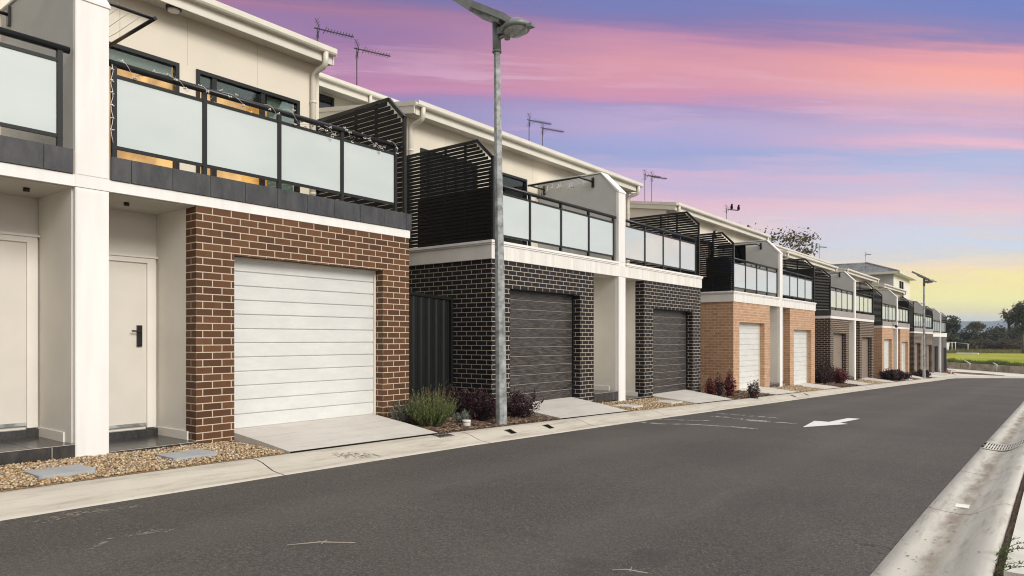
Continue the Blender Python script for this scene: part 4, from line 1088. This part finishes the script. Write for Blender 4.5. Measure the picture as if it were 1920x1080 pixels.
def twig(x, y, x2, y2, label):
    (l, s), (l2, s2) = G(x, y, -1.33), G(x2, y2, -1.33)
    z = zr((s+s2)/2)+.04
    m = MB().tube([(l, s, z), ((l+l2)/2+.02, (s+s2)/2, z+.008), (l2, s2, z)], [.0032, .003, .0015], 5)
    m.tube([((l+l2)/2, (s+s2)/2, z), ((l+l2)/2+.02, (s+s2)/2+.06, z+.01)], [.003, .001], 4)
    tag(build(m, 'twig', GROUT, None, (-l, s, z)), label, 'twig', 'twigs on the asphalt')
twig(538, 1029, 666, 1024, 'long thin dry twig on the asphalt in the left foreground')
twig(1148, 1073, 1215, 1079, 'short dry twig on the asphalt at the bottom edge of the view')
# weed at the right
l, s = .30, 5.05; z = zr(s)+.06
t_ = thing('weed', 'straggly green weed growing in the joint between kerb and footpath', 'weed', (l, s, z)); st = MB(); lf = MB()
for k in range(9):
    a = -1.2+k*.23; L_ = q_.uniform(.18, .48); p0 = Vector((-l+q_.uniform(-.02, .02), s+q_.uniform(-.55, .5), z))
    pts = [p0+Vector((math.cos(a)*.35*u*L_+.2*u*L_, -.6*u*L_*math.sin(a+1), .75*u*L_-.35*u*u*L_)) for u in (0, .25, .5, .75, 1)]
    st.tube([(-p.x, p.y, p.z) for p in pts], [.003, .0025, .002, .0015, .001], 4)
    for j in range(26):
        u = q_.random()*3.99; i_ = int(u); p = pts[i_].lerp(pts[i_+1], u-i_); d = Vector((q_.uniform(-1, 1), q_.uniform(-1, 1), q_.uniform(-.2, 1))).normalized()*q_.uniform(.012, .03); sd_ = d.cross(Vector((0, .3, 1))).normalized()*.004
        lf.quad(p-sd_, p+sd_, p+d+sd_*.5, p+d-sd_*.5)
build(st, 'stems', WEED, t_); build(lf, 'leaves', WEED, t_)
m = MB()
for k in range(900):
    s = q_.uniform(3.6, 4.62); l = q_.uniform(-.9, .24); z = zr(s)+.06; a = q_.uniform(0, 6.28); h = q_.uniform(.02, .07)
    m.quad((-l, s, z), (-l+.004, s, z), (-l+.02*math.cos(a), s+.02*math.sin(a), z+h))
tag(build(m, 'verge_grass', WEED), 'short green grass at the end of the concrete footpath', 'grass', kind='stuff')

# ------------------------------------------------------------------ road markings
def rz(l, s): return zr(s)+interp([(.84, 0), (2, .02), (3.4, .035), (5, .02), (6.14, 0)], l)
def ground_poly(pix, dz=.005, zz_=-1.56):
    pts = [G(x, y, zz_) for x, y in pix]; return pts
ap = ground_poly([(1505, 808), (1527, 791), (1554, 793.5), (1590, 783), (1613, 784), (1575, 795), (1590, 797.5)], zz_=-1.57)
tip, c1, j1, e1, e2, j2, c2 = ap
m = MB()
tp = [tip, c1, j1, e1, e2, j2, c2]
m.quad(*[(-p[0], p[1], rz(*p)+.006) for p in (tip, c1, j1, j2, c2)]); m.quad(*[(-p[0], p[1], rz(*p)+.006) for p in (j1, e1, e2, j2)])
tag(build(m, 'road_arrow', PAINT), 'white painted direction arrow on the asphalt pointing towards the camera', 'road marking')
def scuff(pix, wd, seed, n=60):
    q2 = random.Random(seed); m = MB(); pts = [Vector((*G(x, y, -1.54), 0)) for x, y in pix]
    for k in range(n):
        u = q2.random()*(len(pts)-1-1e-6); i_ = int(u); p = pts[i_].lerp(pts[i_+1], u-i_); d = (pts[i_+1]-pts[i_]).normalized(); nn = Vector((-d.y, d.x, 0))
        p = p+nn*q2.gauss(0, wd); L_, h = q2.uniform(.01, .09), q2.uniform(.003, .012)
        vs = [p-d*L_, p+nn*h*.6-d*L_*.3, p+nn*h+d*L_*.4, p+d*L_, p-nn*h+d*L_*.2, p-nn*h*.8-d*L_*.5]
        m.quad(*[(-v.x, v.y, rz(v.x, v.y)+.003+.0004*(k % 9)) for v in vs])
    return m
sc_ = MB()
for pix, wd, n in (([(1190, 793), (1240, 799), (1300, 800), (1370, 805), (1420, 810)], .03, 150), ([(1235, 787), (1330, 790)], .03, 50), ([(1340, 778), (1400, 787), (1440, 790)], .05, 90), ([(1345, 771), (1420, 778), (1460, 782)], .05, 60), ([(1400, 789), (1490, 795)], .06, 50)):
    q3 = scuff(pix, wd, int(pix[0][0]), n); b = len(sc_.v); sc_.v += q3.v; sc_.f += [tuple(b+i_ for i_ in f) for f in q3.f]
tag(build(sc_, 'paint_scuffs', PAINT), 'worn pale scrape marks on the asphalt beside the white arrow', 'scuff marks', kind='stuff')
sc_ = MB()
for (x, y, x2, y2, wd, n) in ((60, 975, 200, 948, .05, 120), (180, 955, 260, 942, .03, 40), (170, 1030, 215, 1005, .012, 20), (240, 1005, 300, 992, .04, 30), (310, 995, 330, 990, .02, 10)):
    p0, p1_ = G(x, y, -1.31), G(x2, y2, -1.31); q3 = MB()
    for k in range(n):
        u = q_.random(); l = p0[0]+(p1_[0]-p0[0])*u+q_.gauss(0, wd); s = p0[1]+(p1_[1]-p0[1])*u+q_.gauss(0, wd*.6)
        if l > 6.05: l = 6.05
        a = q_.uniform(-.4, .4); w_, h = q_.uniform(.006, .03), q_.uniform(.002, .006); ca, sa = math.cos(1.57+a), math.sin(1.57+a)
        b = len(sc_.v); sc_.quad(*[(-l+ca*x_-sa*y_, s+sa*x_+ca*y_, rz(l, s)+.003+.0004*(k % 9)) for x_, y_ in ((-w_, 0), (0, -h), (w_, 0), (0, h))])
tag(build(sc_, 'dust_scuffs', SCUFF), 'faint chalky dust marks on the asphalt along the left kerb', 'scuff marks', kind='stuff')

# ------------------------------------------------------------------ far end: kerb, footpath, mulch, retaining wall, fence, trees
def off(poly, d):
    out = []
    for i_, p in enumerate(poly):
        a = poly[max(0, i_-1)]; b = poly[min(len(poly)-1, i_+1)]; t = Vector((b[0]-a[0], b[1]-a[1])).normalized(); out.append((p[0]+t.y*d, p[1]-t.x*d))
    return out
def sgn_off(poly, d):
    o = off(poly, d)
    return o if (o[3][1] > poly[3][1]) == (d > 0) else off(poly, -d)
zE = lambda s: zr(s)
e1_, e2_ = sgn_off(edge, .35), sgn_off(edge, .75)
m = MB().strip([[(p[0], p[1], zE(p[1])-.0) for p in edge], [(p[0], p[1], zE(p[1])+.05) for p in e1_], [(p[0], p[1], zE(p[1])+.11) for p in e2_]]); m.sm = list(range(len(m.f)))
structure(m, 'kerb_end', CONC)
base = [(14, 58), (14, 90), (wA[0]+3, wA[1]+4), wA, wB, wC]
f0 = MB(); lo = [(p[0], p[1], zE(p[1])+.10) for p in e2_]; 
hi = [(7.95, 57.5), (7.95, 62), (7.95, 75), (wA[0], wA[1]), tuple((a+b)/2 for a, b in zip(wA, wB)), wB, (wB[0]-4, wB[1]-5), wC, (wC[0]-10, wC[1]-8)]
f0.strip([lo, [(p[0], p[1], -3.02 if i_ > 1 else zg(p[1])) for i_, p in enumerate(hi)]])
structure(f0, 'end_footpath', CONC3)
mu = MB(); a_, b_ = [], []
for x, y0, y1 in ((1766, 697.5, 701), (1800, 698.5, 702.5), (1840, 701, 704.5), (1884, 705.5, 706.5)):
    a_.append((*G(x, y0, -2.96), -2.90)); b_.append((*G(x, y1, -2.96), -2.885))
mu.strip([a_, b_]); structure(mu, 'end_mulch_bed', simple('red_mulch', (.17, .07, .035), .95, .5, 6, .5, 12))
rw = thing('retaining_wall', 'low concrete block retaining wall holding up the grassy field', 'wall', (wA[0], wA[1], -3.2))
m = MB(); pl = [(wA[0]+14, wA[1]+20), wA, wB, wC]
for p0, p1_ in zip(pl, pl[1:]):
    d = Vector((p1_[0]-p0[0], p1_[1]-p0[1])); n = max(1, int(d.length/2.4)); d /= n; nn = Vector((d.y, -d.x)).normalized()*.2
    if nn.y < 0: nn = -nn
    for k in range(n):
        for j, (za, zb_) in enumerate(((-3.3, -2.86), (-2.855, -2.64), (-2.635, -2.40))):
            a = Vector(p0)+d*(k+.01); b = Vector(p0)+d*(k+.99)
            m.prism([(a.x, a.y), (b.x, b.y), (b.x+nn.x, b.y+nn.y), (a.x+nn.x, a.y+nn.y)], za, zb_, 'z')
build(m, 'block_courses', BLOCK, rw)
for k, x in enumerate((1824, 1875)):
    u = (x-1775)/(1925-1775); l, s = wA[0]+(wB[0]-wA[0])*u, wA[1]+(wB[1]-wA[1])*u
    t_ = thing('bent_post', ['pale steel post leaning left over the retaining wall', 'pale steel post with a hooked top standing at the retaining wall'][k], 'post', (l, s-.1, -3.05), 'steel posts at the retaining wall')
    build(MB().tube([(l-.05, s-.12, -3.05), (l-.05, s-.12, -2.35)], .05, 6).tube([(l-.05, s-.12, -2.38), (l+(.45 if k == 0 else .25), s+.1, -2.08 if k == 0 else -2.2)], .045, 6), 'bar', PVC, t_)
# little bench-like bollard on the corner path
l, s = G(1783, 701.5, -2.93)
t_ = thing('low_marker', 'small pale T shaped marker on the corner path before the retaining wall', 'marker', (l, s, -2.95))
build(MB().cyl((l, s), .06, -2.97, -2.62, 8).tube([(l+.35, s, -2.62), (l-.35, s+.1, -2.58)], .04, 6), 'post', CONC2, t_)
# weeds along the wall top, grass tufts
m = MB(); q_ = random.Random(11)
for k in range(9000):
    u = q_.uniform(-.15, 1.5); l, s = wA[0]+(wB[0]-wA[0])*u, wA[1]+(wB[1]-wA[1])*u
    o_ = abs(q_.gauss(0, 2.2)); s2 = s+.5+o_; g = noise.noise(Vector((u*9, o_*.4, 0)))
    h = (.22+.45*max(0, g+.1))*q_.uniform(.5, 1.1); a = q_.uniform(0, 6.28); z = -2.42
    m.quad((-l, s2, z), (-l+.05*math.cos(a), s2+.05*math.sin(a), z), (-l+q_.uniform(-.15, .15), s2+q_.uniform(-.15, .15), z+h))
tag(build(m, 'grass_tufts', leafm('tuft_green', [(.05, .09, .018), (.10, .15, .03), (.20, .20, .07)], .8)), 'rank green grass growing along the top of the retaining wall', 'grass', kind='stuff')
m = MB()
for k in range(9000):
    d = q_.uniform(118, 160); x = q_.uniform(1750, 1990); l, s = W(x, d); z = -2.42; h = q_.uniform(.2, .75); a = q_.uniform(0, 6.28)
    m.quad((-l, s, z), (-l+.1*math.cos(a), s+.1*math.sin(a), z), (-l+q_.uniform(-.2, .2), s, z+h))
tag(build(m, 'dry_grass', leafm('dry_grass_blade', [(.16, .13, .06), (.22, .19, .08), (.12, .11, .04)], .9)), 'long dry grass at the far edge of the field', 'grass', kind='stuff')
def tree(x, d, zt, wd, h, label, mat, n=2600, leaf=.32, clumps=16, cat='tree', name='tree', trunkz=-2.5, flat=.6, sdv=None, gaps=.55, loc=None):
    l, s = loc or W(x, d); q2 = random.Random(sdv or int(x*3+d)); r = thing(name, label, cat, (l, s, trunkz))
    cz = zt-h/2; tr = MB(); tr.tube([(l, s, trunkz), (l+.1, s, (trunkz+cz)/2), (l, s, cz)], [wd*.025+.06, wd*.018+.04, .04], 7)
    lf = MB(); cl = []
    for k in range(clumps):
        a = q2.uniform(0, 6.28); rr = math.sqrt(q2.random())*wd*.5*.8; zz_ = cz+q2.uniform(-.5, .5)*h*.78*math.sqrt(max(.1, 1-(rr/(wd*.5))**2))
        c = Vector((-l+rr*math.cos(a), s+rr*math.sin(a), zz_)); cl.append((c, q2.uniform(.14, .28)*min(wd, h*1.4)))
        tr.tube([(l, s, cz-h*.35), (-(c.x*.5-l*.5), (c.y+s)/2, (c.z+cz-h*.35)/2-.1), (-c.x, c.y, c.z)], [.07+.01*wd, .05, .02], 4)
    for k in range(n):
        c, r0 = q2.choice(cl); v = Vector((q2.gauss(0, 1), q2.gauss(0, 1), q2.gauss(0, 1)*flat)); v = v.normalized()*(q2.random()**gaps)*r0
        p = c+v; n_ = Vector((q2.uniform(-1, 1), q2.uniform(-1, 1), q2.uniform(-1, 1))).normalized(); x_ = n_.orthogonal().normalized()*leaf*q2.uniform(.4, 1); y_ = n_.cross(x_).normalized()*leaf*q2.uniform(.3, .7)
        lf.quad(p-x_, p-y_*.8, p+x_, p+y_)
    build(tr, 'trunk', BARK, r); build(lf, 'crown', mat, r); return r
tree(1437, 62, 10.2, 8.2, 4.2, 'sparse gum tree whose crown shows over the roof of the nearer tan pair', GUM, 3200, .18, 34, gaps=.7, flat=.5, sdv=33)
tree(1783, 150, 4.9, 6.0, 7.5, 'tall dark conifer like tree just right of the last house', DARKL, 3600, .34, 22, flat=.9)
tree(1800, 155, 2.6, 7.0, 5.2, 'dark rounded tree right of the tallest tree by the last house', DARKL, 3000, .36, 18)
tree(1776, 140, 1.2, 6, 3.6, 'dark low tree half hidden by the last house', DARKL, 2400, .34, 14)
tree(1815, 160, .9, 7, 3.4, 'dark spreading bush in front of the umbrella shaped tree', DARKL, 2600, .36, 16)
tree(1827, 205, 4.9, 5.4, 3.0, 'umbrella shaped tree standing alone against the hazy hills', OLIVE, 2200, .36, 14, flat=.5)
tree(1822, 140, -.2, 4.5, 2.4, 'olive green bush at the field edge by the pale fence', OLIVE, 1800, .26, 14)
tree(1838, 150, .3, 5.5, 3.0, 'brown twiggy scrub left of the tree line gap', SCRUB, 1700, .26, 16)
tree(1849, 172, 2.6, 2.2, 4.0, 'narrow dark pointed tree in the middle of the tree line', DARKL, 1200, .3, 10)
tree(1858, 165, 2.3, 8.0, 5.0, 'broad dark grey green tree in the middle of the tree line', DARKL, 3400, .36, 22)
tree(1868, 176, 3.2, 7.0, 5.4, 'domed dark tree right of the tree line middle', DARKL, 3200, .36, 20)
tree(1887, 170, 3.2, 8.5, 5.4, 'broad dark tree under the left power pole', DARKL, 3400, .36, 22)
tree(1905, 160, 1.8, 9.0, 4.6, 'dark tree below the big gum tree', DARKL, 3400, .36, 22)
tree(1853, 142, -.2, 5, 2.4, 'brown bush at the field edge below the pointed tree', SCRUB, 1700, .26, 16)
tree(1876, 142, .5, 6, 3.0, 'bare branched scrub at the right of the field edge', SCRUB, 1500, .24, 18, gaps=.9)
tree(1898, 138, .2, 6, 2.8, 'twiggy grey brown scrub below the big gum tree', SCRUB, 1600, .24, 18, gaps=.9)
tree(1921, 140, .6, 7, 3.2, 'dry scrub at the right edge of the view', SCRUB, 1600, .24, 18)
tree(1919, 118, 6.4, 5.8, 5.4, 'big dark gum tree rising at the right edge of the view', DARKL, 3800, .26, 24, gaps=.6, flat=.6, sdv=3)
tree(1945, 150, 3.0, 10, 6, 'dark tree beyond the big gum tree, past the right edge', DARKL, 3000, .36, 20)
for k, (x, y, wdt) in enumerate(((1892, 610, 1), (1905, 607, 1))):
    d = 175 if k == 0 else 190; l, s = W(x, d); zt = (636-(605 if k == 0 else 600))*d/F_+ (1.2 if k else .6)
    t_ = thing('power_pole', ['thin dark power pole, left of two, above the tree line', 'thin dark power pole with a cross arm above the tree line'][k], 'pole', (l, s, -2.5), 'power poles behind the trees')
    m = MB().tube([(l, s, -2.5), (l, s, zt)], .32, 6)
    build(m, 'pole', SCREENM, t_)
    if k: build(MB().tube([(l+2.2, s, zt-.8), (l-1.0, s, zt-.8)], .1, 5), 'cross_arm', SCREENM, t_)
# pale pipe fence at the far edge of the field
t_ = thing('pipe_fence', 'pale pipe rail fence at the far left edge of the field', 'fence', (*W(1790, 132), -2.42))
m = MB(); pA, pB = W(1770, 132), W(1816, 128)
m.tube([(*pA, -.55), (*W(1793, 132), -.60)], .045, 5).tube([(*W(1793, 132), -.65), (*pB, -.85)], .03, 5); build(m, 'rail', PVC, t_)
for x in (1785, 1791.5, 1815): l, s = W(x, 131); build(MB().tube([(l, s, -2.42), (l, s, -.6 if x < 1800 else -.85)], .07, 5), 'fence_post', PVC, t_)
t_ = thing('white_sheet', 'white sheet hanging on the pale fence beside the last house', 'sheet', (*W(1777, 131), -2.4))
build(MB().strip([[(*W(1772+i_*2, 131+.15*math.sin(i_*2)), -2.3), (*W(1773+i_*2.2, 131), -1.4), (*W(1772+i_*2.9, 131), -.65)] for i_ in range(4)]), 'cloth', PAPER, t_)
t_ = thing('white_slab', 'low pale concrete slab lying in the grass at the far side of the field', 'slab', (*W(1812, 110), -2.42))
l, s = W(1812, 112); build(MB().box(l-1.6, l+1.4, s-.6, s+.8, -2.45, -2.18), 'slab', CONC3, t_, bevel=.05)

# ------------------------------------------------------------------ air
hz_ = MB().box(900, -1500, -30, 3990, -6, 0)
hv = MB(); hv.v = []; 
hz_ = MB(); b = 0
for z in (-5.4, 75):
    for x, y in ((-1800, -80), (2650, -80), (2650, 3420), (-1800, 3420)): hz_.v.append((x, y, z))
hz_.f = [(0, 3, 2, 1), (4, 5, 6, 7), (0, 1, 5, 4), (1, 2, 6, 5), (2, 3, 7, 6), (3, 0, 4, 7)]
m_, t__ = newmat('air')
pv = t__.n('ShaderNodeVolumePrincipled', {'Color': (.80, .88, 1.0, 1), 'Density': .00026, 'Anisotropy': 0.0})
t__.n('ShaderNodeOutputMaterial', {'Volume': pv.outputs[0]})
tag(build(hz_, 'haze', m_), 'thin pale haze over the far hills', 'haze', kind='stuff')
